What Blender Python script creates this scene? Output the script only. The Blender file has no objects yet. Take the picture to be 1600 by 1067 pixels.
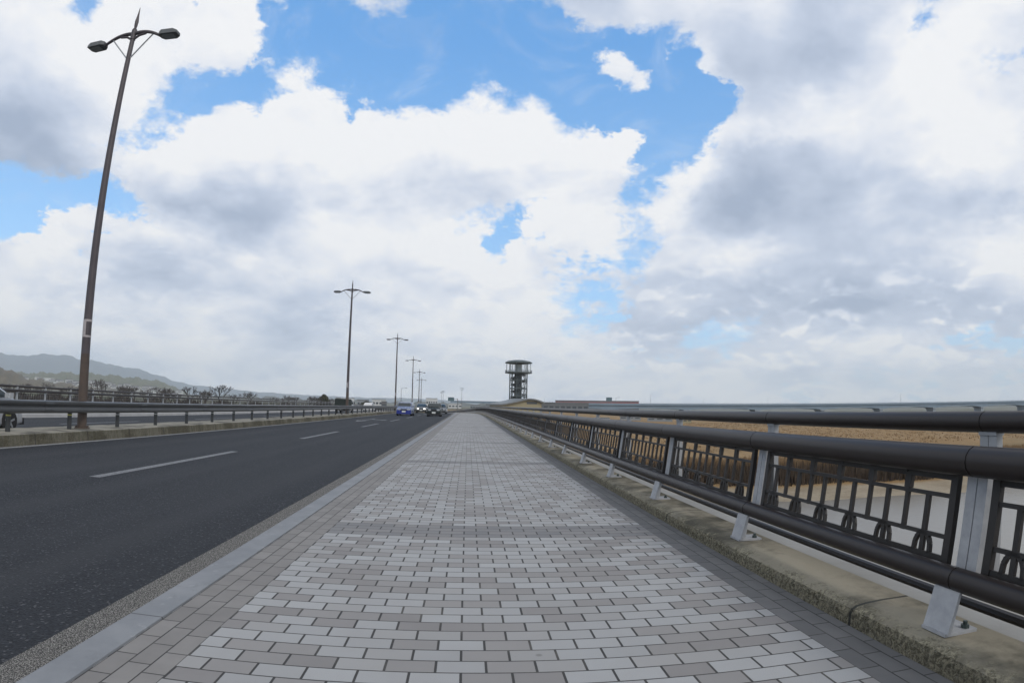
import bpy, bmesh, math, random
import numpy as np
from math import sin, cos, tan, atan2, pi, radians, sqrt
from mathutils import Vector, Matrix

random.seed(7)
SC = bpy.context.scene
COL = SC.collection

# ------------------------------------------------------------------ camera
# action camera lens: theta = r/f + a (r/f)^3, measured from the paving joints and the rails
F_PX, A3, PITCH, YAW, ROLL, CAM_H = 927.0255, -0.0789145, 0.10909, 0.0717952, 0.0184829, 1.10
cr, sr, cp, sp, cy_, sy_ = cos(ROLL), sin(ROLL), cos(PITCH), sin(PITCH), cos(YAW), sin(YAW)


def cam_axis(x, y, z):
    X, Y, Z = x * cr - y * sr, x * sr + y * cr, z
    Fw, U = Z * cp - Y * sp, Z * sp + Y * cp
    return Vector((X * cy_ + Fw * sy_, Fw * cy_ - X * sy_, U))


def px_of(v):
    """direction -> pixel of the 1600 x 1067 frame (only used to lay out the sky's cloud map)"""
    xa, ya, za = (v.dot(cam_axis(*e)) for e in ((1, 0, 0), (0, 1, 0), (0, 0, 1)))
    rho = sqrt(xa * xa + ya * ya) or 1e-9
    th = atan2(rho, za)
    r = th
    for _ in range(25):
        r -= (r + A3 * r ** 3 - th) / (1 + 3 * A3 * r * r)
    return 800 + xa / rho * r * F_PX, 533.5 - ya / rho * r * F_PX


camd = bpy.data.cameras.new('camera')
cam = bpy.data.objects.new('camera', camd)
COL.objects.link(cam)
SC.camera = cam
m = Matrix.Identity(4)
for i, a in enumerate((cam_axis(1, 0, 0), cam_axis(0, 1, 0), -cam_axis(0, 0, 1))):
    for j in range(3):
        m[j][i] = a[j]
m.translation = (0, 0, CAM_H)
cam.matrix_world = m
camd.type = 'PANO'
camd.sensor_fit = 'HORIZONTAL'
camd.sensor_width = 36.0
camd.sensor_height = 24.0
camd.clip_start, camd.clip_end = 0.05, 60000
f_mm = F_PX * 36 / 1600
pano = camd if hasattr(camd, 'panorama_type') else camd.cycles
pano.panorama_type = 'FISHEYE_LENS_POLYNOMIAL'
pano.fisheye_fov = radians(179)
pano.fisheye_polynomial_k0 = 0.0
pano.fisheye_polynomial_k1 = -1 / f_mm
pano.fisheye_polynomial_k2 = 0.0
pano.fisheye_polynomial_k3 = -A3 / f_mm ** 3
pano.fisheye_polynomial_k4 = 0.0

SC.view_settings.view_transform = 'Standard'
SC.view_settings.look = 'None'
SC.view_settings.exposure = 0.0
SC.view_settings.gamma = 1.0
SC.render.engine = 'CYCLES'
SC.cycles.volume_bounces = 3

# ------------------------------------------------------------------ node helper


class NT:
    def __init__(self, tree):
        self.t = tree
        tree.nodes.clear()

    def n(self, kind, **kw):
        nd = self.t.nodes.new('ShaderNode' + kind)
        ins = kw.pop('ins', {})
        for k, v in kw.items():
            setattr(nd, k, v)
        for k, v in ins.items():
            self.put(nd.inputs[k], v)
        return nd

    def put(self, sock, v):
        if hasattr(v, 'links'):
            self.t.links.new(v, sock)
        else:
            sock.default_value = v

    def math(self, op, a, b=None, c=None, clamp=False):
        nd = self.n('Math', operation=op, use_clamp=clamp)
        for i, v in enumerate((a, b, c)):
            if v is not None:
                self.put(nd.inputs[i], v)
        return nd.outputs[0]

    def mix(self, fac, a, b, blend='MIX'):
        nd = self.n('MixRGB', blend_type=blend)
        self.put(nd.inputs[0], fac)
        for i, v in ((1, a), (2, b)):
            if isinstance(v, (tuple, list)) and len(v) == 3:
                v = (*v, 1)
            self.put(nd.inputs[i], v)
        return nd.outputs[0]

    def noise(self, vec, scale, detail=4, rough=.55, dist=0.0):
        nd = self.n('TexNoise', ins={'Scale': scale, 'Detail': detail, 'Roughness': rough, 'Distortion': dist})
        if vec is not None:
            self.put(nd.inputs['Vector'], vec)
        return nd.outputs['Fac']

    def ss(self, v, lo, hi, a=0.0, b=1.0):
        nd = self.n('MapRange', interpolation_type='SMOOTHSTEP')
        for i, x in enumerate((v, lo, hi, a, b)):
            self.put(nd.inputs[i], x)
        return nd.outputs[0]

    def lin(self, v, lo, hi, a=0.0, b=1.0):
        nd = self.n('MapRange', clamp=True)
        for i, x in enumerate((v, lo, hi, a, b)):
            self.put(nd.inputs[i], x)
        return nd.outputs[0]


# ------------------------------------------------------------------ world: Nishita sky and broken cumulus
SUN_EL, SUN_AZ = radians(40), radians(148)      # azimuth measured from +Y towards +X
SKY = 0.1
# blue gaps in the cloud cover, as outlines in the sky (given where the lens sees them), with how clear each gap is
GAPS = [
    (1.0, [(414, -200), (405, 40), (420, 78), (412, 112), (438, 122), (430, 98), (470, 84), (490, 100), (493, 132), (545, 153), (546, 172), (580, 149), (620, 178), (642, 175), (700, 150), (760, 128), (790, 140),
           (796, 160), (835, 148), (862, 160), (878, 205), (890, 212), (920, 184), (960, 190), (1000, 177), (1012, 205), (1018, 238), (1000, 262), (985, 300), (972, 322), (990, 326), (1010, 290), (1050, 250),
           (1090, 242), (1110, 195), (1140, 165), (1132, 140), (1090, 112), (1100, 75), (1060, 57), (1000, 55), (950, 45), (890, 50), (862, 40), (846, -200)]),
    (1.0, [(193, 242), (215, 215), (236, 175), (250, 145), (280, 112), (320, 118), (360, 127), (410, 115), (432, 130), (400, 155), (340, 166), (290, 188), (245, 208), (215, 234)]),
    (1.0, [(-200, 245), (0, 255), (60, 277), (120, 284), (150, 272), (185, 278), (202, 300), (180, 322), (130, 318), (90, 314), (75, 332), (60, 355), (20, 368), (-200, 385)]),
    (.9, [(122, -60), (166, -60), (150, 20), (124, 24)]), (.8, [(268, -60), (322, -60), (300, 10)]),
    (.76, [(718, 346), (760, 344), (800, 334), (828, 318), (838, 346), (800, 366), (781, 402), (768, 390), (755, 365)]),
    (.6, [(828, 374), (852, 368), (857, 400), (838, 408)]),
    (.64, [(975, 368), (1012, 358), (1012, 390), (985, 420), (955, 436), (880, 434), (868, 420), (900, 398), (960, 390)]),
    (.56, [(880, 434), (1000, 440), (985, 480), (960, 530), (890, 520), (860, 470)]),
    (.74, [(1065, 520), (1100, 508), (1170, 508), (1178, 535), (1120, 546), (1065, 542)]),
    (.70, [(1455, 535), (1500, 520), (1560, 515), (1640, 520), (1640, 556), (1540, 546)]), (.68, [(1215, 604), (1280, 588), (1300, 612), (1230, 622)]),
    (.68, [(1415, 604), (1480, 588), (1470, 620), (1430, 622)]), (.7, [(1555, 592), (1640, 578), (1640, 612), (1560, 612)]), (.62, [(1340, 575), (1400, 566), (1400, 592), (1350, 596)]),
    (.62, [(960, 560), (1030, 548), (1050, 566), (980, 580)]), (.6, [(1440, -40), (1466, 15), (1458, 60), (1430, 45)]), (.6, [(1548, 100), (1575, 92), (1568, 118)]),
    (.55, [(150, 352), (175, 345), (165, 400), (140, 420)]), (.55, [(200, 322), (245, 326), (235, 348), (205, 345)]),
]
TUFTS = [(.85, [(934, 106), (960, 70), (984, 58), (990, 95), (1010, 108), (1036, 113), (1038, 130), (1000, 140), (950, 126)]), (.62, [(1038, 96), (1044, 64), (1066, 58), (1072, 96)]),
         (.55, [(505, -80), (650, -80), (655, 22), (600, 34), (545, 26)]), (.45, [(770, -80), (846, -80), (850, 20), (790, 14)]), (.5, [(425, -60), (462, -60), (458, 26), (430, 14)]), (.45, [(518, 128), (540, 120), (545, 140), (525, 142)])]


def sdist(P_, x, y):
    """signed distance to a polygon outline, positive inside (x, y: arrays)"""
    ins, best = np.zeros(x.shape, bool), np.full(x.shape, 1e12)
    for i in range(len(P_)):
        (xa, ya), (xb, yb) = P_[i], P_[(i + 1) % len(P_)]
        dx, dy = xb - xa, (yb - ya) or 1e-9
        ins ^= ((ya > y) != (yb > y)) & (x < dx * (y - ya) / dy + xa)
        t_ = np.clip(((x - xa) * dx + (y - ya) * dy) / (dx * dx + dy * dy), 0, 1)
        best = np.minimum(best, (x - xa - t_ * dx) ** 2 + (y - ya - t_ * dy) ** 2)
    return np.sqrt(best) * np.where(ins, 1, -1)


def cover(x, y):
    c = np.ones(x.shape)
    for wgt, P_ in GAPS:
        c = np.minimum(c, 1 - wgt * np.clip(.5 + (sdist(P_, x, y) + 7) / 56, 0, 1))
    for wgt, P_ in TUFTS:
        c = np.maximum(c, wgt * np.clip(.5 + sdist(P_, x, y) / 44, 0, 1))
    return c


SHD = ["889899998765555555445565644577899", "888889999865555555556654444588878", "778899998876666666688764433589767",
       "667888888888777777788764444689876", "345787889999988988888776677778866", "234677999999989998999888787667888",
       "223568888898878998898883335567870"[:32] + "7", "532466665568766688788973234445666", "779875322467776778878822233465445",
       "887789843688889988888843444555578", "677644678777689987887678754666789", "777533456677888877765556554466578",
       "877766886456778898765754332234345", "558877875346777898774346578765566", "445555776666667777776767656767576",
       "555555667766666677777768647567655", "6" * 33]
SHD = [(r + "6" * 33)[:33] for r in SHD]


def grid(G, x, y):
    gx = min(max(x / 50, 0), 31.999)
    gy = min(max(y / 40, 0), 15.999)
    i, j = int(gx), int(gy)
    u, v = gx - i, gy - j
    g = lambda a, b: int(G[b][a]) / 9
    return (g(i, j) * (1 - u) + g(i + 1, j) * u) * (1 - v) + (g(i, j + 1) * (1 - u) + g(i + 1, j + 1) * u) * v


world = bpy.data.worlds.new("World")
SC.world = world
world.use_nodes = True
w = NT(world.node_tree)
tc = w.n('TexCoord').outputs['Generated']
sky = w.n('TexSky', sky_type='NISHITA', sun_disc=False, sun_elevation=SUN_EL, sun_rotation=SUN_AZ,
          altitude=20, air_density=1.0, dust_density=0.6, ozone_density=2.2).outputs[0]
sep = w.n('SeparateXYZ', ins={0: tc})
zc = w.math('MAXIMUM', w.math('ADD', sep.outputs[2], 0.42), 0.05)
flat = w.n('VectorMath', operation='DIVIDE')
w.put(flat.inputs[0], tc)
cmb = w.n('CombineXYZ', ins={0: zc, 1: zc, 2: w.math('MULTIPLY', zc, 1.3)})
w.put(flat.inputs[1], cmb.outputs[0])
pv = flat.outputs[0]
az = w.math('MULTIPLY', w.math('ARCTAN2', sep.outputs[0], sep.outputs[1]), 180 / pi)
el = w.math('MULTIPLY', w.math('ARCSINE', sep.outputs[2]), 180 / pi)
wn = w.n('TexNoise', ins={'Scale': 9.0, 'Detail': 6.0, 'Roughness': .62})
w.put(wn.inputs['Vector'], pv)
ws = w.n('SeparateColor', ins={0: wn.outputs['Color']})
damp = w.lin(el, 0, 14, .25, 1.0)
azw = w.math('ADD', az, w.math('MULTIPLY', w.math('SUBTRACT', ws.outputs[0], .5), w.math('MULTIPLY', damp, 5.5)))
elw = w.math('ADD', el, w.math('MULTIPLY', w.math('SUBTRACT', ws.outputs[1], .5), w.math('MULTIPLY', damp, 4.5)))
AZ0, AZ1, NS, ROWS = -47.0, 53.0, 32, 32
azn = w.math('DIVIDE', w.math('SUBTRACT', azw, AZ0), AZ1 - AZ0, clamp=True)
EL = [-0.3 + 1.33 * i for i in range(ROWS)]
half = [w.math('MULTIPLY', azn, 2.0, clamp=True), w.math('SUBTRACT', w.math('MULTIPLY', azn, 2.0), 1.0, clamp=True)]
side = w.math('GREATER_THAN', azn, .5)
cur = None
PX = np.zeros((ROWS, 2, NS, 2))
for r, e in enumerate(EL):
    for hh in (0, 1):
        for k in range(NS):
            a = radians(AZ0 + (AZ1 - AZ0) * (k / (NS - 1) + hh) / 2)
            er = radians(max(e, 0.2))
            PX[r, hh, k] = px_of(Vector((sin(a) * cos(er), cos(a) * cos(er), sin(er))))
CV = cover(PX[..., 0], PX[..., 1])
UPC = np.minimum.reduce([cover(PX[..., 0], PX[..., 1] - d_) for d_ in (25, 45, 65)])
for r, e in enumerate(EL):
    pair = []
    for hh in (0, 1):
        rp = w.n('ValToRGB', ins={0: half[hh]})
        cre = rp.color_ramp
        cre.interpolation = 'LINEAR'
        val = []
        for k in range(NS):
            c_ = float(CV[r, hh, k])
            val.append((c_, min(1, max(0, grid(SHD, *PX[r, hh, k]) + .15 * max(0, c_ - float(UPC[r, hh, k]))))))
        keep = [0]
        for k in range(1, NS - 1):          # a stop that lies on the line between its neighbours is left out
            a_, last = k + 1, keep[-1]
            t_ = (k - last) / (a_ - last)
            if max(abs(val[last][q] + (val[a_][q] - val[last][q]) * t_ - val[k][q]) for q in (0, 1)) > .02 or k - last > 3:
                keep.append(k)
        cre.elements[0].color = (*val[0], 0, 1)
        cre.elements[1].color = (*val[-1], 0, 1)
        for k in keep[1:]:
            cre.elements.new(k / (NS - 1)).color = (*val[k], 0, 1)
        pair.append(rp.outputs[0])
    row_ = w.mix(side, pair[0], pair[1])
    cur = row_ if cur is None else w.mix(w.math('DIVIDE', w.math('SUBTRACT', elw, EL[r - 1]), e - EL[r - 1], clamp=True), cur, row_)
cs = w.n('SeparateColor', ins={0: cur})
gsh = w.math('ADD', w.math('MULTIPLY', w.math('SUBTRACT', cs.outputs[1], .62), 1.34), .61)
n1 = w.noise(pv, 12.0, 9, .62, .3)
n2 = w.noise(pv, 4.6, 5, .52, .2)
n3 = w.noise(pv, 16.0, 6, .6)
# sunlit tops and grey undersides: compare the cloud field just below and just above each direction
off = w.n('VectorMath', operation='ADD', ins={0: pv, 1: (0, 0, .075)}).outputs[0]
n2u = w.noise(off, 4.6, 5, .52, .2)
n1u = w.noise(w.n('VectorMath', operation='ADD', ins={0: pv, 1: (0, 0, .03)}).outputs[0], 12.0, 6, .6, .3)
lit = w.math('ADD', w.math('MULTIPLY', w.math('SUBTRACT', n2, n2u), .95), w.math('MULTIPLY', w.math('SUBTRACT', n1, n1u), .34))
edge = w.math('ADD', w.math('MULTIPLY', w.math('SUBTRACT', n1, .5), 1.35), w.math('MULTIPLY', w.math('SUBTRACT', w.noise(pv, 38.0, 6, .65), .5), .55))
covf = w.math('ADD', cs.outputs[0], edge)
soft = w.lin(w.noise(pv, 3.0, 3, .5), .4, .6, .10, .30)
cov = w.ss(covf, w.math('SUBTRACT', .52, soft), w.math('ADD', .52, soft))
veil = w.math('MULTIPLY', w.ss(w.noise(pv, 6.0, 8, .66, 1.2), .48, .80), .30)
cov = w.math('MAXIMUM', cov, veil)
shade = w.math('ADD', gsh, w.math('MULTIPLY', w.math('SUBTRACT', n2, .5), .42))
shade = w.math('ADD', shade, w.math('MULTIPLY', w.math('SUBTRACT', n3, .5), .08))
shade = w.math('ADD', shade, lit)
# rows of small distant cumulus low over the horizon
lowv = w.n('CombineXYZ', ins={0: w.math('MULTIPLY', az, 1 / 6.5), 1: w.math('MULTIPLY', el, 1 / 3.6), 2: 4.7}).outputs[0]
lowu = w.n('VectorMath', operation='ADD', ins={0: lowv, 1: (0, .22, 0)}).outputs[0]
l0, l1 = w.noise(lowv, 1.15, 7, .58, .25), w.noise(lowu, 1.15, 3, .5, .25)
lowc = w.math('SUBTRACT', w.math('MULTIPLY', w.math('MULTIPLY', w.ss(l0, .43, .56), w.ss(w.math('SUBTRACT', l0, l1), -.02, .11)), .52), .17)
lowf = w.math('MULTIPLY', w.lin(el, 15, 8, 0, 1), w.lin(az, -5, 16, .22, 1.0))
shade = w.math('ADD', shade, w.math('MULTIPLY', lowf, w.math('ADD', lowc, .06)))
shade = w.math('ADD', shade, w.lin(el, 9, 0, 0, .22))
crp = w.n('ValToRGB', ins={0: shade})
e_ = crp.color_ramp.elements
e_[0].position, e_[0].color = .02, (.37, .45, .595, 1)
e_[1].position, e_[1].color = 1.0, (.935, .945, .965, 1)
for p_, c_ in ((.5, (.585, .66, .80)), (.8, (.80, .84, .92))):
    x_ = crp.color_ramp.elements.new(p_)
    x_.color = (*c_, 1)
cloud = w.mix(1.0, crp.outputs[0], (1 / SKY,) * 3, 'MULTIPLY')
skyc = w.mix(1.0, sky, (2.2, 2.55, 2.6), 'MULTIPLY')
deep = w.mix(w.lin(el, 2, 34, 0, 1), (.33 / SKY, .60 / SKY, .93 / SKY), (.118 / SKY, .385 / SKY, .84 / SKY))
skyc = w.mix(.72, skyc, deep)
thin = w.mix(w.lin(el, 0, 9, .60, 0), skyc, (.62 / SKY, .72 / SKY, .86 / SKY))
out = w.mix(cov, thin, cloud)
bg = w.n('Background', ins={'Color': out, 'Strength': SKY})
wo = w.n('OutputWorld')
w.t.links.new(bg.outputs[0], wo.inputs[0])

sund = bpy.data.lights.new('sun', 'SUN')
sund.energy, sund.angle, sund.color = 1.2, radians(12), (1, .95, .88)
sun = bpy.data.objects.new('sun', sund)
COL.objects.link(sun)
sv = Vector((sin(SUN_AZ) * cos(SUN_EL), cos(SUN_AZ) * cos(SUN_EL), sin(SUN_EL)))
sun.rotation_euler = sv.to_track_quat('Z', 'Y').to_euler()
sun.location = (0, 0, 60)

# ------------------------------------------------------------------ materials


def mat(name, c1, c2=None, scale=6.0, rough=.7, metal=0.0, bump=0.0, bscale=40.0, spec=.5, stretch=None, detail=5, var=.08):
    mt = bpy.data.materials.new(name)
    mt.use_nodes = True
    t = NT(mt.node_tree)
    b = t.n('BsdfPrincipled', ins={'Roughness': rough, 'Metallic': metal, 'Specular IOR Level': spec})
    v = t.n('TexCoord').outputs['Object']
    if stretch:
        mp = t.n('Mapping', ins={'Vector': v, 'Scale': stretch})
        v = mp.outputs[0]
    if c2:
        f = t.lin(t.noise(v, scale, detail, .6), .3, .7)
        t.put(b.inputs['Base Color'], t.mix(f, c1, c2))
        t.put(b.inputs['Roughness'], t.lin(t.noise(v, scale * 2.3, 3), .3, .7, rough - var, min(1, rough + var)))
    else:
        b.inputs['Base Color'].default_value = (*c1, 1)
    if bump:
        bp = t.n('Bump', ins={'Strength': bump, 'Distance': .01, 'Height': t.noise(v, bscale, 4, .6)})
        t.put(b.inputs['Normal'], bp.outputs[0])
    o = t.n('OutputMaterial')
    t.t.links.new(b.outputs[0], o.inputs[0])
    return mt


def emit(name, c, s):
    mt = bpy.data.materials.new(name)
    mt.use_nodes = True
    t = NT(mt.node_tree)
    e = t.n('Emission', ins={'Color': (*c, 1), 'Strength': s})
    o = t.n('OutputMaterial')
    t.t.links.new(e.outputs[0], o.inputs[0])
    return mt


def paving():
    """two-tone granite-faced clay pavers in running bond, darker cross bands every 6.3 m"""
    mt = bpy.data.materials.new('paving_bricks')
    mt.use_nodes = True
    t = NT(mt.node_tree)
    P = t.n('TexCoord').outputs['Object']
    s = t.n('SeparateXYZ', ins={0: P})
    W, D = .2095, .1175
    ry = t.math('DIVIDE', t.math('SUBTRACT', s.outputs[1], 2.36), D)
    row = t.math('FLOOR', ry)
    fy = t.math('SUBTRACT', ry, row)
    odd = t.math('MULTIPLY', t.math('ABSOLUTE', t.math('MODULO', row, 2.0)), .5)
    rx = t.math('ADD', t.math('DIVIDE', t.math('SUBTRACT', s.outputs[0], .300), W), odd)
    colm = t.math('FLOOR', rx)
    fx = t.math('SUBTRACT', rx, colm)
    idv = t.n('CombineXYZ', ins={0: colm, 1: row, 2: 3.0}).outputs[0]
    wn_ = t.n('TexWhiteNoise', noise_dimensions='3D', ins={'Vector': idv})
    rnd, rcol = wn_.outputs['Value'], t.n('SeparateColor', ins={0: wn_.outputs['Color']})
    ex = t.math('MULTIPLY', t.math('SUBTRACT', .5, t.math('ABSOLUTE', t.math('SUBTRACT', fx, .5))), W)
    ey = t.math('MULTIPLY', t.math('SUBTRACT', .5, t.math('ABSOLUTE', t.math('SUBTRACT', fy, .5))), D)
    ed = t.math('MINIMUM', t.math('SUBTRACT', ex, .0016), ey)
    wob = t.math('MULTIPLY', t.math('SUBTRACT', t.noise(P, 90, 2), .5), .0016)
    brick = t.ss(t.math('ADD', ed, wob), .0026, .0050)
    # tone of one brick: pale speckled granite, mid grey or mauve grey
    pick = t.n('ValToRGB', ins={0: rnd})
    pick.color_ramp.interpolation = 'CONSTANT'
    ce = pick.color_ramp.elements
    ce[0].position, ce[0].color = 0, (.345, .348, .35, 1)
    ce[1].position, ce[1].color = .30, (.318, .32, .321, 1)
    for p_, c_ in ((.48, (.285, .283, .281)), (.64, (.238, .230, .226)), (.86, (.212, .203, .200))):
        q = ce.new(p_)
        q.color = (*c_, 1)
    col = t.mix(1, pick.outputs[0], t.mix(rcol.outputs[1], (.93, .93, .93), (1.05, 1.05, 1.05)), 'MULTIPLY')
    isg = t.math('LESS_THAN', rnd, .48)
    spk = t.lin(t.noise(P, 250, 3, .75), .42, .60)
    col = t.mix(t.math('MULTIPLY', isg, t.math('MULTIPLY', spk, .55)), col, (.27, .28, .29))
    col = t.mix(t.math('MULTIPLY', t.lin(t.noise(P, 3.0, 5, .6), .35, .75), .36), col, (.27, .26, .255))
    bandp = t.math('PINGPONG', t.math('SUBTRACT', s.outputs[1], 5.18), 3.15)
    band = t.math('LESS_THAN', bandp, .235)
    col = t.mix(t.math('MULTIPLY', band, .9), col, t.mix(rcol.outputs[0], (.150, .150, .155), (.205, .20, .20)))
    # borders of long pavers along both sides
    def border(x0, wd, ncol, dark, light, seed):
        nonlocal col, brick
        bx = t.math('DIVIDE', t.math('SUBTRACT', s.outputs[0], x0), wd)
        ins = t.math('MULTIPLY', t.math('GREATER_THAN', bx, 0), t.math('LESS_THAN', bx, ncol))
        c_ = t.math('FLOOR', bx)
        by = t.math('ADD', t.math('DIVIDE', s.outputs[1], .2095), t.math('MULTIPLY', c_, .37))
        r_ = t.math('FLOOR', by)
        gx, gy = t.math('SUBTRACT', bx, c_), t.math('SUBTRACT', by, r_)
        e1 = t.math('MULTIPLY', t.math('SUBTRACT', .5, t.math('ABSOLUTE', t.math('SUBTRACT', gx, .5))), wd)
        e2 = t.math('MULTIPLY', t.math('SUBTRACT', .5, t.math('ABSOLUTE', t.math('SUBTRACT', gy, .5))), .2095)
        bk = t.ss(t.math('ADD', t.math('MINIMUM', e1, e2), wob), .0022, .0046)
        rv = t.n('TexWhiteNoise', noise_dimensions='3D', ins={'Vector': t.n('CombineXYZ', ins={0: c_, 1: r_, 2: seed}).outputs[0]}).outputs['Value']
        cc = t.mix(rv, dark, light)
        cc = t.mix(t.math('MULTIPLY', t.lin(t.noise(P, 5.0, 5), .35, .7), .35), cc, tuple(.72 * q for q in dark))
        col = t.mix(ins, col, cc)
        brick = t.mix(ins, brick, bk)
    border(-1.48, .1035, 3.0, (.185, .176, .170), (.230, .220, .212), 7.0)
    border(1.625, .105, 3.0, (.120, .120, .122), (.162, .160, .160), 9.0)
    joint = t.mix(t.ss(t.noise(P, 2.2, 5, .65), .48, .66), (.042, .041, .040), (.082, .078, .072))
    gum = t.n('TexVoronoi', ins={'Vector': P, 'Scale': 2.3, 'Randomness': 1.0})
    gsep = t.n('SeparateColor', ins={0: gum.outputs['Color']})
    spot = t.math('MULTIPLY', t.ss(gum.outputs['Distance'], .055, .035), t.math('GREATER_THAN', gsep.outputs[0], .72))
    col = t.mix(t.math('MULTIPLY', spot, .55), col, (.12, .115, .11))
    chip = t.ss(t.noise(P, 60, 3, .6), .70, .74)
    col = t.mix(t.math('MULTIPLY', chip, .4), col, (.16, .155, .15))
    col = t.mix(brick, joint, col)
    b = t.n('BsdfPrincipled', ins={'Base Color': col, 'Roughness': .78, 'Specular IOR Level': .35})
    bp = t.n('Bump', ins={'Strength': .55, 'Distance': .004, 'Height': t.math('ADD', brick, t.math('MULTIPLY', t.noise(P, 260, 3), .25))})
    t.put(b.inputs['Normal'], bp.outputs[0])
    o = t.n('OutputMaterial')
    t.t.links.new(b.outputs[0], o.inputs[0])
    return mt


def asphalt():
    mt = bpy.data.materials.new('asphalt')
    mt.use_nodes = True
    t = NT(mt.node_tree)
    P = t.n('TexCoord').outputs['Object']
    vo = t.n('TexVoronoi', ins={'Vector': P, 'Scale': 75.0})
    f = t.n('SeparateColor', ins={0: vo.outputs['Color']})
    col = t.mix(f.outputs[0], (.007, .0085, .0115), (.025, .028, .035))
    col = t.mix(t.math('MULTIPLY', t.math('GREATER_THAN', f.outputs[1], .955), .4), col, (.18, .18, .19))
    mp = t.n('Mapping', ins={'Vector': P, 'Scale': (1.0, .06, 1.0)})
    col = t.mix(t.math('MULTIPLY', t.lin(t.noise(mp.outputs[0], 1.3, 4), .4, .7), .42), col, (.034, .036, .041))
    col = t.mix(t.math('MULTIPLY', t.lin(t.noise(P, .7, 6), .45, .75), .3), col, (.025, .027, .03))
    xs = t.n('SeparateXYZ', ins={0: P}).outputs[0]
    trk = t.math('PINGPONG', t.math('ADD', xs, 3.73 - .85), .85)      # wheel tracks of both lanes
    col = t.mix(t.math('MULTIPLY', t.ss(trk, .42, .05), t.lin(t.noise(mp.outputs[0], 3.0, 4), .3, .7, .1, .55)), col, (.033, .035, .040))
    b = t.n('BsdfPrincipled', ins={'Base Color': col, 'Roughness': .82, 'Specular IOR Level': .28})
    bp = t.n('Bump', ins={'Strength': .8, 'Distance': .006, 'Height': vo.outputs['Distance']})
    t.put(b.inputs['Normal'], bp.outputs[0])
    o = t.n('OutputMaterial')
    t.t.links.new(b.outputs[0], o.inputs[0])
    return mt


def pebbled(name, c1, c2, sc):
    mt = bpy.data.materials.new(name)
    mt.use_nodes = True
    t = NT(mt.node_tree)
    P = t.n('TexCoord').outputs['Object']
    vo = t.n('TexVoronoi', ins={'Vector': P, 'Scale': sc})
    f = t.n('SeparateColor', ins={0: vo.outputs['Color']})
    col = t.mix(f.outputs[0], c1, c2)
    col = t.mix(t.ss(vo.outputs['Distance'], .32, .6), col, tuple(.25 * q for q in c1))
    b = t.n('BsdfPrincipled', ins={'Base Color': col, 'Roughness': .85, 'Specular IOR Level': .3})
    bp = t.n('Bump', ins={'Strength': .8, 'Distance': .006, 'Height': t.math('SUBTRACT', 1.0, vo.outputs['Distance'])})
    t.put(b.inputs['Normal'], bp.outputs[0])
    o = t.n('OutputMaterial')
    t.t.links.new(b.outputs[0], o.inputs[0])
    return mt


def stained_concrete(name, base, dark, moss, top_z, joint=0.0, moss_face=1.0):
    """weathered cast kerb: buff top with dark damp stains, lichen and moss growing on its upright face"""
    mt = bpy.data.materials.new(name)
    mt.use_nodes = True
    t = NT(mt.node_tree)
    P = t.n('TexCoord').outputs['Object']
    s = t.n('SeparateXYZ', ins={0: P})
    nz = t.n('SeparateXYZ', ins={0: t.n('NewGeometry').outputs['True Normal']}).outputs[2]
    side = t.ss(nz, .85, .45)
    big = t.noise(P, 1.1, 6, .62)
    col = t.mix(t.ss(big, .44, .60), base, dark)
    col = t.mix(t.math('MULTIPLY', t.ss(t.noise(P, 4.2, 6, .6, .6), .52, .7), .5), col, tuple(.72 * q for q in base))
    mp = t.n('Mapping', ins={'Vector': P, 'Scale': (7, 7, 1.2)})
    streak = t.noise(mp.outputs[0], 2.2, 5, .65)
    fine = t.noise(P, 42, 7, .75, .8)
    fcol = t.mix(t.ss(fine, .40, .60), tuple(.28 * q for q in moss), moss)
    fcol = t.mix(t.math('MULTIPLY', t.ss(t.noise(P, 55, 4), .62, .70), .8), fcol, (.30, .285, .24))
    col = t.mix(t.math('MULTIPLY', t.math('MULTIPLY', side, moss_face), t.lin(streak, .25, .62, .35, 1)), col, fcol)
    climb = t.math('MULTIPLY', t.ss(s.outputs[0], 2.04, 1.915), t.ss(t.noise(P, 5.5, 6, .7), .42, .58)) if moss_face == 1.0 else 0.0
    col = t.mix(climb, col, fcol)
    if joint:
        fj = t.math('PINGPONG', t.math('ADD', s.outputs[1], .33), joint / 2)
        col = t.mix(t.ss(fj, .014, .006), col, (.05, .05, .045))
    b = t.n('BsdfPrincipled', ins={'Base Color': col, 'Roughness': .9, 'Specular IOR Level': .2})
    h_ = t.math('MULTIPLY', fine, t.math('ADD', .25, t.math('MULTIPLY', side, 1.6)))
    bp = t.n('Bump', ins={'Strength': .9, 'Distance': .02, 'Height': h_})
    t.put(b.inputs['Normal'], bp.outputs[0])
    o = t.n('OutputMaterial')
    t.t.links.new(b.outputs[0], o.inputs[0])
    return mt


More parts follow.
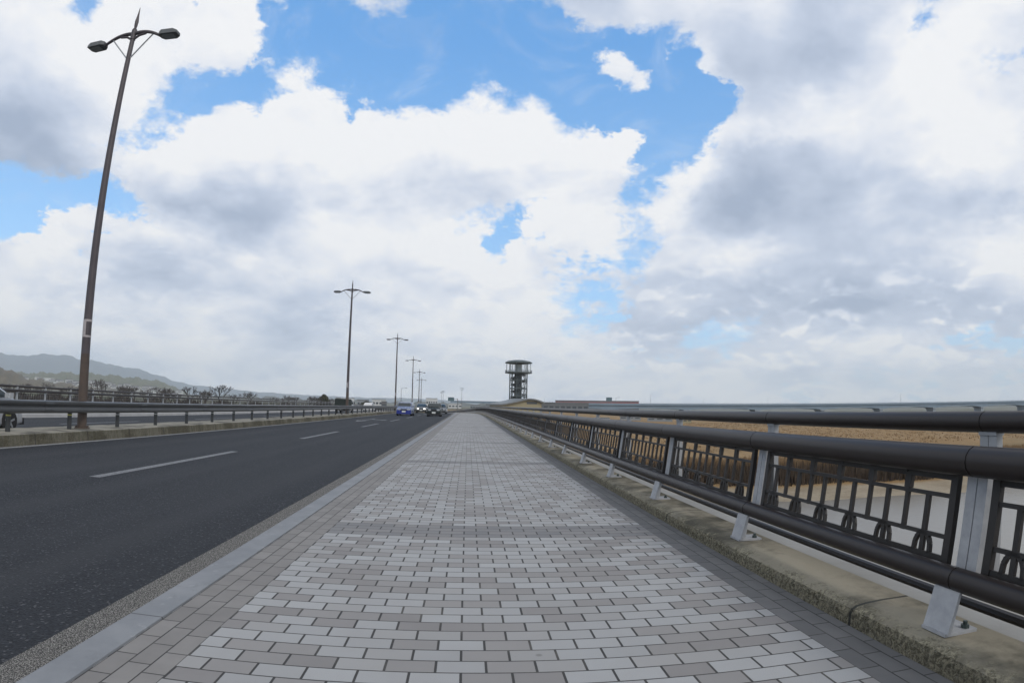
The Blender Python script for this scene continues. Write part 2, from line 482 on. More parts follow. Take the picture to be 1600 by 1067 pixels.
def kerb_stone():
    mt = bpy.data.materials.new('grey_kerb_stone')
    mt.use_nodes = True
    t = NT(mt.node_tree)
    P = t.n('TexCoord').outputs['Object']
    s = t.n('SeparateXYZ', ins={0: P})
    col = t.mix(t.lin(t.noise(P, 2.6, 6, .62), .32, .68), (.175, .186, .202), (.238, .248, .262))
    col = t.mix(t.math('MULTIPLY', t.ss(t.noise(P, 9, 5, .6), .60, .70), .45), col, (.36, .365, .37))
    col = t.mix(t.math('MULTIPLY', t.ss(t.noise(P, 5, 6, .65, 1.0), .56, .70), .5), col, (.15, .155, .165))
    col = t.mix(t.math('MULTIPLY', t.lin(t.noise(P, 300, 2), .3, .7), .18), col, (.15, .15, .16))
    fj = t.math('PINGPONG', t.math('SUBTRACT', s.outputs[1], 2.74), 2.0)
    col = t.mix(t.ss(fj, .007, .003), col, (.08, .08, .085))
    b = t.n('BsdfPrincipled', ins={'Base Color': col, 'Roughness': .75, 'Specular IOR Level': .3})
    bp = t.n('Bump', ins={'Strength': .3, 'Distance': .004, 'Height': t.noise(P, 120, 4)})
    t.put(b.inputs['Normal'], bp.outputs[0])
    o = t.n('OutputMaterial')
    t.t.links.new(b.outputs[0], o.inputs[0])
    return mt


def paint_marking(name, c):
    mt = bpy.data.materials.new(name)
    mt.use_nodes = True
    t = NT(mt.node_tree)
    P = t.n('TexCoord').outputs['Object']
    wear = t.ss(t.noise(P, 38, 5, .7), .36, .58)
    col = t.mix(wear, (.075, .078, .085), c)
    b = t.n('BsdfPrincipled', ins={'Base Color': col, 'Roughness': .75})
    o = t.n('OutputMaterial')
    t.t.links.new(b.outputs[0], o.inputs[0])
    return mt


M = {
    'pave': paving(), 'asphalt': asphalt(), 'mark': paint_marking('worn_white_paint', (.185, .19, .20)), 'mark2': paint_marking('edge_line_paint', (.30, .30, .29)),
    'gutter': pebbled('exposed_aggregate_gutter', (.165, .158, .148), (.37, .355, .33), 140.0),
    'kerb': kerb_stone(),
    'parapet': stained_concrete('mossy_parapet_concrete', (.27, .245, .19), (.082, .076, .058), (.33, .30, .215), .11, 2.9, 1.0),
    'median': stained_concrete('stained_median_concrete', (.26, .245, .205), (.10, .095, .08), (.15, .135, .085), .1, 2.0, .8),
    'slab': mat('bridge_concrete', (.36, .35, .33), (.24, .23, .215), .8, .85, bump=.3),
    'ledge': mat('pale_deck_edge', (.30, .295, .28), (.22, .215, .20), 1.6, .85, bump=.3),
    'rail': mat('dark_brown_rail_paint', (.019, .0138, .0122), (.023, .017, .015), .25, .42, 0, 0, 40, .42, var=.02),
    'panel': mat('dark_bronze_panel_paint', (.016, .0135, .012), (.022, .018, .0155), 1.0, .55),
    'galv': mat('galvanised_steel', (.33, .338, .35), (.41, .42, .435), 9.0, .55, .25, .05, 60),
    'galvd': mat('weathered_galvanised_foot', (.30, .308, .325), (.41, .416, .43), 14.0, .62, .15, .12, 80),
    'bolt': mat('green_grey_bolt', (.05, .07, .07), (.09, .11, .105), 40, .5, .5),
    'lamp': mat('brown_lamp_paint', (.066, .056, .062), (.085, .072, .078), 3.0, .5, .1),
    'rust': mat('rusty_lamp_foot', (.078, .062, .056), (.105, .076, .058), 4.0, .75, .1, .2),
    'head': mat('grey_lamp_housing', (.075, .082, .088), (.10, .108, .112), 4, .55),
    'lens': mat('lamp_glass', (.11, .13, .14), None, rough=.2),
    'sign': mat('white_number_plate', (.42, .38, .38), (.34, .31, .31), 12, .5),
    'beam': mat('dark_guardrail_paint', (.055, .057, .060), (.072, .074, .076), 1.0, .38, .1, 0, 20, .65, var=.03),
    'post': mat('dark_guardrail_post', (.030, .033, .036), (.045, .048, .05), 6, .5),
    'band': mat('yellow_reflector_band', (.42, .40, .10), None, rough=.5),
    'bandw': mat('pale_reflector_band', (.35, .36, .36), None, rough=.5),
    'white': mat('pale_post_paint', (.36, .37, .385), (.29, .30, .315), 6, .5),
    'tyre': mat('tyre_rubber', (.018, .018, .019), (.026, .026, .027), 12, .85),
    'rim': mat('alloy_rim', (.45, .46, .48), None, rough=.35, metal=.7),
    'glass': mat('car_glass', (.035, .045, .05), None, rough=.08, spec=.6),
    'black': mat('black_trim', (.016, .016, .017), None, rough=.5),
    'silver': mat('silver_car_paint', (.50, .51, .53), (.46, .47, .49), 2, .25, .3),
    'blue': mat('deep_blue_car_paint', (.03, .045, .24), (.035, .05, .26), 2, .25, .1),
    'pblue': mat('pale_blue_car_paint', (.20, .245, .38), (.23, .275, .41), 2, .25, .1),
    'dgreen': mat('black_green_car_paint', (.020, .026, .026), (.026, .032, .032), 2, .25, .1),
    'whitep': mat('white_car_paint', (.66, .66, .66), (.60, .60, .60), 2, .3),
    'grey': mat('grey_car_paint', (.14, .15, .155), (.17, .175, .18), 2, .3, .2),
    'canvas': mat('dark_green_canvas', (.018, .026, .024), (.028, .036, .033), 3, .85, bump=.3, bscale=8),
    'plate': mat('pale_number_plate', (.62, .64, .62), None, rough=.5),
    'lit': emit('lit_headlamp', (1.0, .97, .92), 2.6),
    'lensclear': mat('headlamp_glass', (.42, .44, .46), None, rough=.15),
    'tail': mat('red_tail_lamp', (.30, .02, .02), None, rough=.3),
    'tower': mat('dark_green_tower_steel', (.070, .090, .096), (.088, .108, .112), 1.2, .6, .1),
    'towerd': mat('tower_core_cladding', (.048, .058, .060), (.066, .076, .078), .8, .7),
    'towerl': mat('pale_tower_glass', (.42, .46, .45), (.36, .40, .40), 1, .4),
    'roofg': mat('grey_metal_roof', (.17, .185, .195), (.20, .215, .225), .6, .55, .1, .1, 2),
    'beige': mat('beige_wall', (.33, .29, .18), (.29, .255, .16), 1, .8),
    'bgrey': mat('grey_building_wall', (.27, .28, .29), (.22, .23, .24), .5, .8),
    'bdark': mat('dark_grey_building_wall', (.15, .16, .17), (.12, .13, .14), .5, .8),
    'bwhite': mat('white_building_wall', (.58, .58, .57), (.50, .50, .49), .5, .8),
    'bred': mat('red_stripe', (.30, .10, .09), None, rough=.7),
    'window': mat('far_window_glass', (.06, .07, .08), None, rough=.2),
    'tiles': mat('slate_roof', (.10, .10, .105), (.14, .13, .13), 1, .8),
    'viad': mat('viaduct_concrete', (.30, .33, .36), (.25, .275, .30), .06, .8),
    'viadg': mat('viaduct_steel_girder', (.20, .26, .32), (.17, .225, .28), .08, .6),
    'bark': mat('bare_bark', (.075, .058, .048), (.11, .088, .072), 3, .9),
    'twig': mat('bare_twigs', (.058, .050, .046), (.080, .068, .062), 1.2, .9),
    'ever': mat('dull_evergreen_leaves', (.045, .05, .028), (.075, .07, .04), 2, .9),
    'reed': mat('dry_reed_blades', (.28, .185, .09), (.17, .10, .05), .35, .9),
    'reed_shade': mat('shaded_reed_stems', (.095, .064, .040), (.055, .038, .026), .5, .9),  # darker reed brown: the shade of the bank front put into the colour
    'greenp': mat('sign_green', (.075, .13, .15), None, rough=.5),
    'pole': mat('dull_pole_paint', (.10, .11, .12), (.13, .14, .15), 2, .6),
}

# ------------------------------------------------------------------ mesh builder


class MB:
    def __init__(self):
        self.v, self.f, self.mi = [], [], []
        self.cur = 0

    def add(self, vs, fs):
        o = len(self.v)
        self.v += [tuple(q) for q in vs]
        self.f += [tuple(i + o for i in f) for f in fs]
        self.mi += [self.cur] * len(fs)
        return self

    def box(self, x0, x1, y0, y1, z0, z1, M_=None):
        vs = [Vector((x, y, z)) for z in (z0, z1) for y in (y0, y1) for x in (x0, x1)]
        if M_ is not None:
            vs = [M_ @ q for q in vs]
        return self.add(vs, [(0, 2, 3, 1), (4, 5, 7, 6), (0, 1, 5, 4), (1, 3, 7, 5), (3, 2, 6, 7), (2, 0, 4, 6)])

    def tube(self, pts, r, n=10, caps=True, r2=None):
        pts = [Vector(q) for q in pts]
        vs, N = [], len(pts)
        up = Vector((0, 0, 1))
        for i, p in enumerate(pts):
            d = (pts[min(i + 1, N - 1)] - pts[max(i - 1, 0)]).normalized()
            a = up if abs(d.z) < .9 else Vector((0, 1, 0))
            s_ = d.cross(a).normalized()
            u_ = s_.cross(d)
            rr = r if r2 is None else r + (r2 - r) * i / (N - 1)
            if isinstance(r, (list, tuple)):
                rr = r[i]
            vs += [p + (s_ * cos(2 * pi * k / n) + u_ * sin(2 * pi * k / n)) * rr for k in range(n)]
        fs = [(i * n + k, i * n + (k + 1) % n, (i + 1) * n + (k + 1) % n, (i + 1) * n + k) for i in range(N - 1) for k in range(n)]
        if caps:
            fs += [tuple(range(n - 1, -1, -1)), tuple((N - 1) * n + k for k in range(n))]
        return self.add(vs, fs)

    def loft(self, rings, caps=True):
        n, N = len(rings[0]), len(rings)
        vs = [q for r in rings for q in r]
        fs = [(i * n + k, i * n + (k + 1) % n, (i + 1) * n + (k + 1) % n, (i + 1) * n + k) for i in range(N - 1) for k in range(n)]
        if caps:
            fs += [tuple(range(n - 1, -1, -1)), tuple((N - 1) * n + k for k in range(n))]
        return self.add(vs, fs)

    def lathe(self, prof, n=32, c=(0, 0, 0)):
        return self.loft([[(c[0] + r * cos(2 * pi * k / n), c[1] + r * sin(2 * pi * k / n), c[2] + z) for k in range(n)] for r, z in prof])

    def build(self, name, mt, parent=None, smooth=False, recalc=True):
        me = bpy.data.meshes.new(name)
        me.from_pydata(self.v, [], self.f)
        mts = mt if isinstance(mt, (list, tuple)) else [mt]
        for q in mts:
            me.materials.append(M[q] if isinstance(q, str) else q)
        if len(mts) > 1:
            me.polygons.foreach_set('material_index', self.mi)
        if recalc:
            bm = bmesh.new()
            bm.from_mesh(me)
            bmesh.ops.recalc_face_normals(bm, faces=bm.faces)
            bm.to_mesh(me)
            bm.free()
        if smooth:
            me.shade_smooth()
            try:
                me.set_sharp_from_angle(angle=radians(38))
            except Exception:
                pass
        o = bpy.data.objects.new(name, me)
        COL.objects.link(o)
        if parent is not None:
            o.parent = parent
        return o


def tag(o, label=None, cat=None, group=None, kind=None):
    for k, v in (('label', label), ('category', cat), ('group', group), ('kind', kind)):
        if v:
            o[k] = v
    return o


def empty(name, loc=(0, 0, 0), rz=0.0):
    o = bpy.data.objects.new(name, None)
    COL.objects.link(o)
    o.location, o.rotation_euler = loc, (0, 0, rz)
    return o


def kids(o):
    return [c for c in bpy.data.objects if c.parent == o]


def copy_tree(o, parent=None):
    c = o.copy()
    COL.objects.link(c)
    c.parent = parent
    for ch in kids(o):
        copy_tree(ch, c)
    return c


# ------------------------------------------------------------------ alignment of the bridge
CURVE = .00025


def ax(y):
    return -CURVE * max(0.0, y - 50) ** 2


def azp(y):
    if y < 60:
        return 0.0
    if y < 120:
        return -.00012 * (y - 60) ** 2
    return -.432 - .0144 * (y - 120)


def P3(off, y, z):
    return Vector((off + ax(y), y, z + azp(y)))


Y_END = 420.0


def ysteps(y0, y1):
    out, y = [], y0
    while y < y1 - 1e-6:
        out.append(y)
        y += 2.5 if y < 45 else 5 if y < 140 else 10
    return out + [y1]


def strip(name, prof, mt, y0=-14.0, y1=Y_END, parent=None, kind='structure', smooth=False):
    """prof: open cross-section polyline (offset, z), left to right seen along +Y"""
    ys = ysteps(y0, y1)
    b = MB()
    n = len(prof)
    b.add([P3(o_, y, z_) for y in ys for o_, z_ in prof],
          [(i * n + k, i * n + k + 1, (i + 1) * n + k + 1, (i + 1) * n + k) for i in range(len(ys) - 1) for k in range(n - 1)])
    o = b.build(name, mt, parent, smooth=smooth, recalc=False)
    if kind:
        tag(o, kind=kind)
    return o


# ------------------------------------------------------------------ setting: deck, walkway, carriageways
strip('footway', [(-1.482, 0), (1.93, 0)], 'pave')
strip('footway_kerb', [(-1.69, -.16), (-1.675, -.002), (-1.66, .006), (-1.49, .006), (-1.482, -.02)], 'kerb')
strip('gutter', [(-2.08, -.146), (-1.688, -.146)], 'gutter')
strip('road', [(-9.52, -.15), (-2.07, -.15)], 'asphalt')
strip('median_kerb', [(-9.50, -.16), (-9.53, .085), (-9.56, .10), (-10.95, .10), (-10.98, .085), (-11.0, -.16)][::-1], 'median')
strip('opposite_road', [(-18.2, -.15), (-10.98, -.15)], 'asphalt')
strip('opposite_footway', [(-21.3, .10), (-20.9, .10), (-20.88, .0), (-18.15, 0), (-18.13, -.16)], mat('opposite_paving', (.42, .42, .42), (.34, .335, .335), 2, .8))
strip('bridge_deck', [(-21.6, -.05), (-21.6, -.5), (-20.2, -.65), (-20.0, -2.2), (1.2, -2.2), (1.4, -.65), (2.5, -.5), (2.5, -.05)], 'slab')
strip('parapet_kerb', [(1.90, -.03), (1.903, .060), (1.914, .084), (1.94, .098), (2.0, .107), (2.10, .112), (2.265, .112), (2.28, .09), (2.28, -.10)], 'parapet')
strip('deck_edge', [(2.275, .05), (2.56, .045), (2.58, .03), (2.58, -.3)], 'ledge')

# moss and lichen tufts clinging to the inner face of the parapet kerb
b = MB()
for _ in range(6500):
    y = 1.0 + 13 * random.random() ** 1.5
    dens = .5 + .5 * sin(y * 2.3) * sin(y * .9 + 1)
    if random.random() > .35 + .65 * dens:
        continue
    z = .004 + .085 * random.random() ** .8
    x = 1.898 + .008 * z / .1 + random.uniform(-.005, .006) + (.03 * random.random() if z > .078 else 0)
    s = random.uniform(.0025, .0065)
    a, t_ = random.uniform(0, 6.28), random.uniform(-.6, .9)
    u = Vector((cos(a) * .35, sin(a), t_ * .6)).normalized() * s
    v = Vector((-.5, random.uniform(-.5, .5), random.uniform(.2, 1))).normalized() * s
    p = Vector((x, y, z))
    b.add([p - u, p + u, p + u * .5 + v, p - u * .6 + v], [(0, 1, 2, 3)])
tag(b.build('kerb_moss', mat('moss_tufts', (.060, .056, .032), (.26, .24, .17), 60, .95), recalc=False), 'olive and pale lichen moss along the parapet kerb face', 'moss', kind='stuff')

# road markings
strip('road_edge_line', [(-9.47, -.146), (-9.27, -.146)], 'mark2')
strip('opposite_edge_line', [(-18.05, -.146), (-17.9, -.146)], 'mark')
b = MB()
for k in range(-1, 40):
    y0 = 8.0 + 11.3 * k
    for i in range(3):
        ya, yb = y0 + i * 1.85, y0 + (i + 1) * 1.85
        vs = [P3(o_, y, -.146) for y in (ya, yb) for o_ in (-5.53, -5.35)]
        b.add(vs, [(0, 1, 3, 2)])
        vs = [P3(o_ - 9.2, y, -.146) for y in (ya, yb) for o_ in (-5.53, -5.35)]
        b.add(vs, [(0, 1, 3, 2)])
tag(b.build('lane_markings', 'mark'), kind='structure')
# straight-and-turn arrow painted in the far lane (it points towards the camera)
b = MB()
ar = [[(-7.42, 47), (-7.27, 47), (-7.27, 41.5), (-7.42, 41.5)], [(-7.75, 41.5), (-6.95, 41.5), (-7.35, 38.8)],
      [(-7.27, 45.6), (-6.3, 44.4), (-6.3, 43.7), (-7.27, 44.9)], [(-6.3, 44.9), (-6.3, 43.1), (-5.85, 43.6)]]
for pol in ar:
    b.add([P3(x, y, -.145) for x, y in pol], [tuple(range(len(pol)))])
tag(b.build('arrow_marking', 'mark'), kind='structure')

# ------------------------------------------------------------------ terrain, river
NEARBANK = 61.0


def bank_y(x):
    return NEARBANK - .11 * (x - 30) + 1.6 * sin(x * .11) + .8 * sin(x * .31 + 1)


def ground_z(x, y):
    by = bank_y(x) if -80 < x < 160 else bank_y(max(-80, min(160, x)))
    d = y - by
    if d < -14:
        z = -8.7
    elif d < 0:
        t_ = (d + 14) / 14
        z = -8.7 + .95 * t_ ** .6
    else:
        z = -7.75 + 1.15 * min(1, d / 2.2) ** .7
    if d > 2:
        z += .25 * sin(x * .05 + y * .03) * min(1, d / 20)
    # levee that carries the far bank up to the bridge end
    if y > 300:
        t_ = min(1, (y - 300) / 60)
        side = 1 if x < 60 else max(.12, 1 - (x - 60) / 90)
        z += 4.4 * (t_ * t_ * (3 - 2 * t_)) * side
    return z


def nonuni(lo, hi, core0, core1, step):
    o, v = [], core0
    while v < core1:
        o.append(v)
        v += step
    s, v = step, core1
    while v < hi:
        o.append(v)
        s *= 1.35
        v += s
    o.append(hi)
    s, v = step, core0
    left = []
    while v > lo:
        s *= 1.35
        v -= s
        left.append(max(v, lo))
    return left[::-1] + o


gx, gy = nonuni(-11000, 11000, -20, 170, 3.0), nonuni(-2500, 11000, 30, 130, 1.0)
b = MB()
nx = len(gx)
b.add([(x, y, ground_z(x, y)) for y in gy for x in gx],
      [(j * nx + i, j * nx + i + 1, (j + 1) * nx + i + 1, (j + 1) * nx + i) for j in range(len(gy) - 1) for i in range(nx - 1)])


def ground_mat():
    mt = bpy.data.materials.new('flood_plain')
    mt.use_nodes = True
    t = NT(mt.node_tree)
    P = t.n('TexCoord').outputs['Object']
    s = t.n('SeparateXYZ', ins={0: P})
    g1 = t.mix(t.lin(t.noise(P, .045, 6, .6), .35, .65), (.25, .16, .075), (.29, .20, .105))
    g1 = t.mix(t.math('MULTIPLY', t.ss(t.noise(P, .02, 4), .5, .68), .55), g1, (.15, .128, .072))
    g1 = t.mix(t.math('MULTIPLY', t.ss(t.noise(P, .9, 6, .7), .45, .62), .3), g1, (.17, .115, .06))
    sand = t.mix(t.lin(t.noise(P, .25, 6, .65), .35, .65), (.25, .205, .145), (.33, .28, .21))
    sand = t.mix(t.math('MULTIPLY', t.ss(t.noise(P, 1.3, 6, .7), .55, .7), .5), sand, (.15, .125, .09))
    far = t.mix(t.lin(t.noise(P, .012, 6, .6), .4, .62), (.10, .105, .075), (.20, .195, .17))
    col = t.mix(t.ss(s.outputs[2], -7.78, -7.45), sand, g1)
    r = t.n('VectorMath', operation='LENGTH', ins={0: P}).outputs['Value']
    col = t.mix(t.math('MAXIMUM', t.ss(r, 330, 520), t.ss(s.outputs[0], -12, -45)), col, far)
    b_ = t.n('BsdfPrincipled', ins={'Base Color': col, 'Roughness': .95, 'Specular IOR Level': .15})
    bp = t.n('Bump', ins={'Strength': 1.0, 'Distance': .5, 'Height': t.noise(P, .8, 6, .7)})
    t.put(b_.inputs['Normal'], bp.outputs[0])
    o = t.n('OutputMaterial')
    t.t.links.new(b_.outputs[0], o.inputs[0])
    return mt


tag(b.build('ground', ground_mat(), smooth=True, recalc=False), kind='structure')

mt = bpy.data.materials.new('river_water')
mt.use_nodes = True
t = NT(mt.node_tree)
P = t.n('TexCoord').outputs['Object']
wb = t.n('BsdfPrincipled', ins={'Base Color': (.205, .19, .165, 1), 'Roughness': .22, 'IOR': 1.33, 'Specular IOR Level': .3})
bp = t.n('Bump', ins={'Strength': .35, 'Distance': .05, 'Height': t.noise(P, 1.4, 4, .6, .4)})
t.put(wb.inputs['Normal'], bp.outputs[0])
t.t.links.new(wb.outputs[0], t.n('OutputMaterial').inputs[0])
b = MB()
b.add([(-900, -400, -8.06), (900, -400, -8.06), (900, 75, -8.06), (-900, 75, -8.06)], [(0, 1, 2, 3)])
tag(b.build('water', mt, recalc=False), kind='structure')

# reeds: tall dry blades on the far bank
def blade(b, x, y, z, h, lean, wdt):
    a = random.uniform(0, pi)
    dx, dy = cos(a) * wdt, sin(a) * wdt
    lx, ly = random.uniform(-lean, lean), random.uniform(-lean, lean)
    b.add([(x - dx, y - dy, z), (x + dx, y + dy, z), (x + dx * .8 + lx * .4, y + dy * .8 + ly * .4, z + h * .6),
           (x - dx * .8 + lx * .4, y - dy * .8 + ly * .4, z + h * .6), (x + lx, y + ly, z + h)], [(0, 1, 2, 3), (3, 2, 4)])


b, bd = MB(), MB()
for _ in range(26000):
    x = 3 + 112 * random.random()
    d = 2.6 + 17 * random.random() ** 1.4
    y = bank_y(x) + d
    h = random.uniform(1.3, 2.3) * (1 if d < 9 else .66)
    blade(b, x, y, ground_z(x, y) - .1, h, .45, .045 if d < 10 else .09)
for _ in range(24000):
    x = 3 + 112 * random.random()
    d = .4 + 4.6 * random.random() ** 1.3
    y = bank_y(x) + d
    blade(bd, x, y, ground_z(x, y) - .25, random.uniform(1.0, 2.1), .2, .055)
tag(b.build('reeds', 'reed', recalc=False), 'tall golden dry reeds covering the far river bank', 'reeds', kind='stuff')
tag(bd.build('reed_stems', 'reed_shade', recalc=False), 'reed stems with painted shade along the edge of the river', 'reeds', kind='stuff')
b = MB()
for _ in range(4500):
    x, y = random.uniform(8, 150), random.uniform(100, 290)
    for _k in range(3):
        blade(b, x + random.uniform(-.6, .6), y + random.uniform(-.6, .6), ground_z(x, y) - .1, random.uniform(.2, .5), .25, .12)
tag(b.build('dry_grass', 'reed', recalc=False), 'rough dry grass tufts over the brown flood plain', 'grass', kind='stuff')
# service track along the far side of the field
b = MB()
pts = [(150 + 3 * sin(y * .02), y) for y in range(60, 372, 12)]
b.add([(x + s_, y, ground_z(x, y) + .12) for x, y in pts for s_ in (-2.2, 2.2)], [(2 * i, 2 * i + 1, 2 * i + 3, 2 * i + 2) for i in range(len(pts) - 1)])
tag(b.build('track', mat('dirt_track', (.34, .30, .25), (.28, .245, .20), .3, .9), recalc=False), kind='structure')

# ------------------------------------------------------------------ hills


def hill(name, R, depth, prof, mt, rough=.05, base=-8.0, n=220, rows=14):
    """heightfield ridge: prof = [(azimuth deg, elevation deg of the skyline)]"""
    a0, a1 = prof[0][0], prof[-1][0]
    b = MB()
    for j in range(rows + 1):
        v = j / rows
        for i in range(n + 1):
            a = a0 + (a1 - a0) * i / n
            for k in range(len(prof) - 1):
                if prof[k][0] <= a <= prof[k + 1][0]:
                    u = (a - prof[k][0]) / (prof[k + 1][0] - prof[k][0])
                    u = u * u * (3 - 2 * u)
                    e = prof[k][1] + (prof[k + 1][1] - prof[k][1]) * u
                    break
            H = R * tan(radians(e)) + CAM_H - base
            sh = sin(pi * min(v / .62, 1) / 2) if v < .62 else cos(pi * (v - .62) / .76)
            rid = 1 + rough * (sin(a * 3.1 + v * 5) + .7 * sin(a * 7.7 - v * 11) + .45 * sin(a * 17 + v * 23) + .3 * sin(a * 41 + v * 7)) * (1 if v < .9 else .3)
            r = R + depth * (v - .62)
            z = base - 30 + (H + 30) * max(0, sh) * rid
            b.v.append((sin(radians(a)) * r, cos(radians(a)) * r, z))
    m_ = n + 1
    b.f = [(j * m_ + i, j * m_ + i + 1, (j + 1) * m_ + i + 1, (j + 1) * m_ + i) for j in range(rows) for i in range(n)]
    b.mi = [0] * len(b.f)
    return tag(b.build(name, mt, smooth=True, recalc=False), kind='structure')


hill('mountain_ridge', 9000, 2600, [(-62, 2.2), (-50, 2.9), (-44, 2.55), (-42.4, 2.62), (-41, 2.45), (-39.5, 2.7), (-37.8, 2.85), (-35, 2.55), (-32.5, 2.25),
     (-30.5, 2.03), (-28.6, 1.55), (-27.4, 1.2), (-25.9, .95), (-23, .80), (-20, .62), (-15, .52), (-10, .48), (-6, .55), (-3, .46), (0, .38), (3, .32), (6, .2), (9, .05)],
     mat('haze_tinted_forest', (.025, .048, .075), (.045, .062, .082), .004, .95), .025)  # forest with the blue of distant haze painted into its colour
hill('wooded_hill', 3000, 1100, [(-46, .6), (-42, 1.05), (-40, 1.15), (-37, 1.35), (-34, 1.42), (-32, 1.33), (-29.5, 1.22), (-28, .9), (-26.8, .45), (-26, .1), (-25, -.1)],
     mat('wooded_slope', (.075, .085, .045), (.12, .115, .07), .02, .95), .04)
hill('brown_hill', 1500, 500, [(-62, 3.2), (-52, 2.8), (-46, 2.2), (-43.5, 1.8), (-42, 1.45), (-41, .95), (-39.5, .62), (-37, .45), (-33, .1), (-31, -.2)],
     mat('winter_brown_slope', (.085, .075, .05), (.13, .105, .07), .02, .95), .05)
hill('far_shore', 2600, 700, [(-28, -.1), (-24, .12), (-20, .16), (-12, .14), (-6, .17), (0, .15), (4, .12), (8, .10), (20, .12), (36, .1), (52, .12), (60, .1)],
     mat('far_treeline', (.05, .06, .05), (.085, .085, .07), .02, .95), .1)

# ------------------------------------------------------------------ right-hand bridge railing
XL, ZL, RL = 2.10, .343, .053      # lower rail
XM, ZM, RM = 2.15, .858, .068      # hand rail
XT, ZT, RT = 2.305, 1.024, .050    # top rail
XR, ZR, RR = 2.34, .163, .025      # slim rear rail
SP, Y1 = 2.085, 2.085


def seg_rail(name, x, z, r, parent, mt='rail', y0=-11, y1=330, joints=True, n=14, jo=0.0):
    b = MB()
    if joints:
        k = -6
        while Y1 + SP * k < y1:
            ya, yb = Y1 + SP * k + jo, Y1 + SP * (k + 1) + jo
            nn = n if ya < 40 else 8
            g = .0035
            b.tube([P3(x, ya + g, z), P3(x, yb - g, z)], r, nn)
            if ya < 25:
                b.tube([P3(x, ya - .03, z), P3(x, ya + .03, z)], r * .94, nn)
            k += 1
    else:
        b.tube([P3(x, y, z) for y in ysteps(y0, y1)], r, n)
    return b.build(name, mt, parent, smooth=True)


rail = tag(empty('bridge_railing', (2.2, 0, .11)), 'dark brown double railing with patterned panels beside the paved footway', 'railing')
# parts are modelled in world coordinates; keep them there under the empty
def under(o, par):
    o.parent = par
    o.matrix_parent_inverse = Matrix.Translation(par.location).inverted()
    return o


under(seg_rail('hand_rail', XM, ZM, RM, None, jo=-.06), rail)
under(seg_rail('top_rail', XT, ZT, RT, None, jo=.02), rail)
under(seg_rail('lower_rail', XL, ZL, RL, None, jo=-.02), rail)
under(seg_rail('rear_rail', XR, ZR, RR, None, joints=False, n=8), rail)


def front_post(b):
    """leaning H-section post on a bent foot bracket; local origin on the kerb top, x outwards"""
    w_ = .060
    def slab(pts, y0, y1):
        ring0 = [(x, y0, z) for x, z in pts]
        ring1 = [(x, y1, z) for x, z in pts]
        b.loft([ring0, ring1])
    # foot bracket: a folded plate, front face leaning in under the lower rail
    slab([(-.02, .008), (.032, .185), (.10, .248), (.10, .230), (.045, .178), (.0, .008)], -.078, .078)
    slab([(.0, .012), (.046, .178), (.085, .21), (.06, .012)], -.010, .010)
    # upper leaning post with a web line
    slab([(.128, .19), (.205, .735), (.262, .735), (.190, .19)], -w_, -.003)
    slab([(.128, .19), (.205, .735), (.262, .735), (.190, .19)], .003, w_)
    slab([(.140, .19), (.215, .730), (.255, .730), (.180, .19)], -.004, .004)
    slab([(.10, .225), (.13, .26), (.19, .26), (.16, .215)], -.05, .05)
    # saddle under the hand rail
    slab([(.10, .70), (.16, .675), (.245, .675), (.245, .70)], -.058, .058)
    slab([(.06, .205), (.10, .195), (.155, .20), (.155, .215), (.06, .222)], -.05, .05)


def rear_post(b):
    w_ = .05
    b.box(.262, .30, -w_, -.002, .20, .852)
    b.box(.262, .30, .002, w_, .20, .852)
    b.box(.17, .262, -.035, .035, .21, .27)
    b.box(.268, .294, -.003, .003, .20, .85)
    b.box(.255, .308, -.052, .052, .852, .868)


def base_plate(b):
    b.box(-.03, .16, -.075, .075, 0, .014)


def bolt(b, x, y):
    b.tube([(x, y, .014), (x, y, .030)], .019, 6)
    b.tube([(x, y, .030), (x, y, .046)], .010, 8)


X0 = 2.03


def place(o, y):
    o.location = P3(X0, y, .112) - Vector(rail.location)
    o.rotation_euler = (atan2(azp(y + 1) - azp(y - 1), 2), 0, atan2(-(ax(y + 1) - ax(y - 1)), 2))
    o.parent = rail


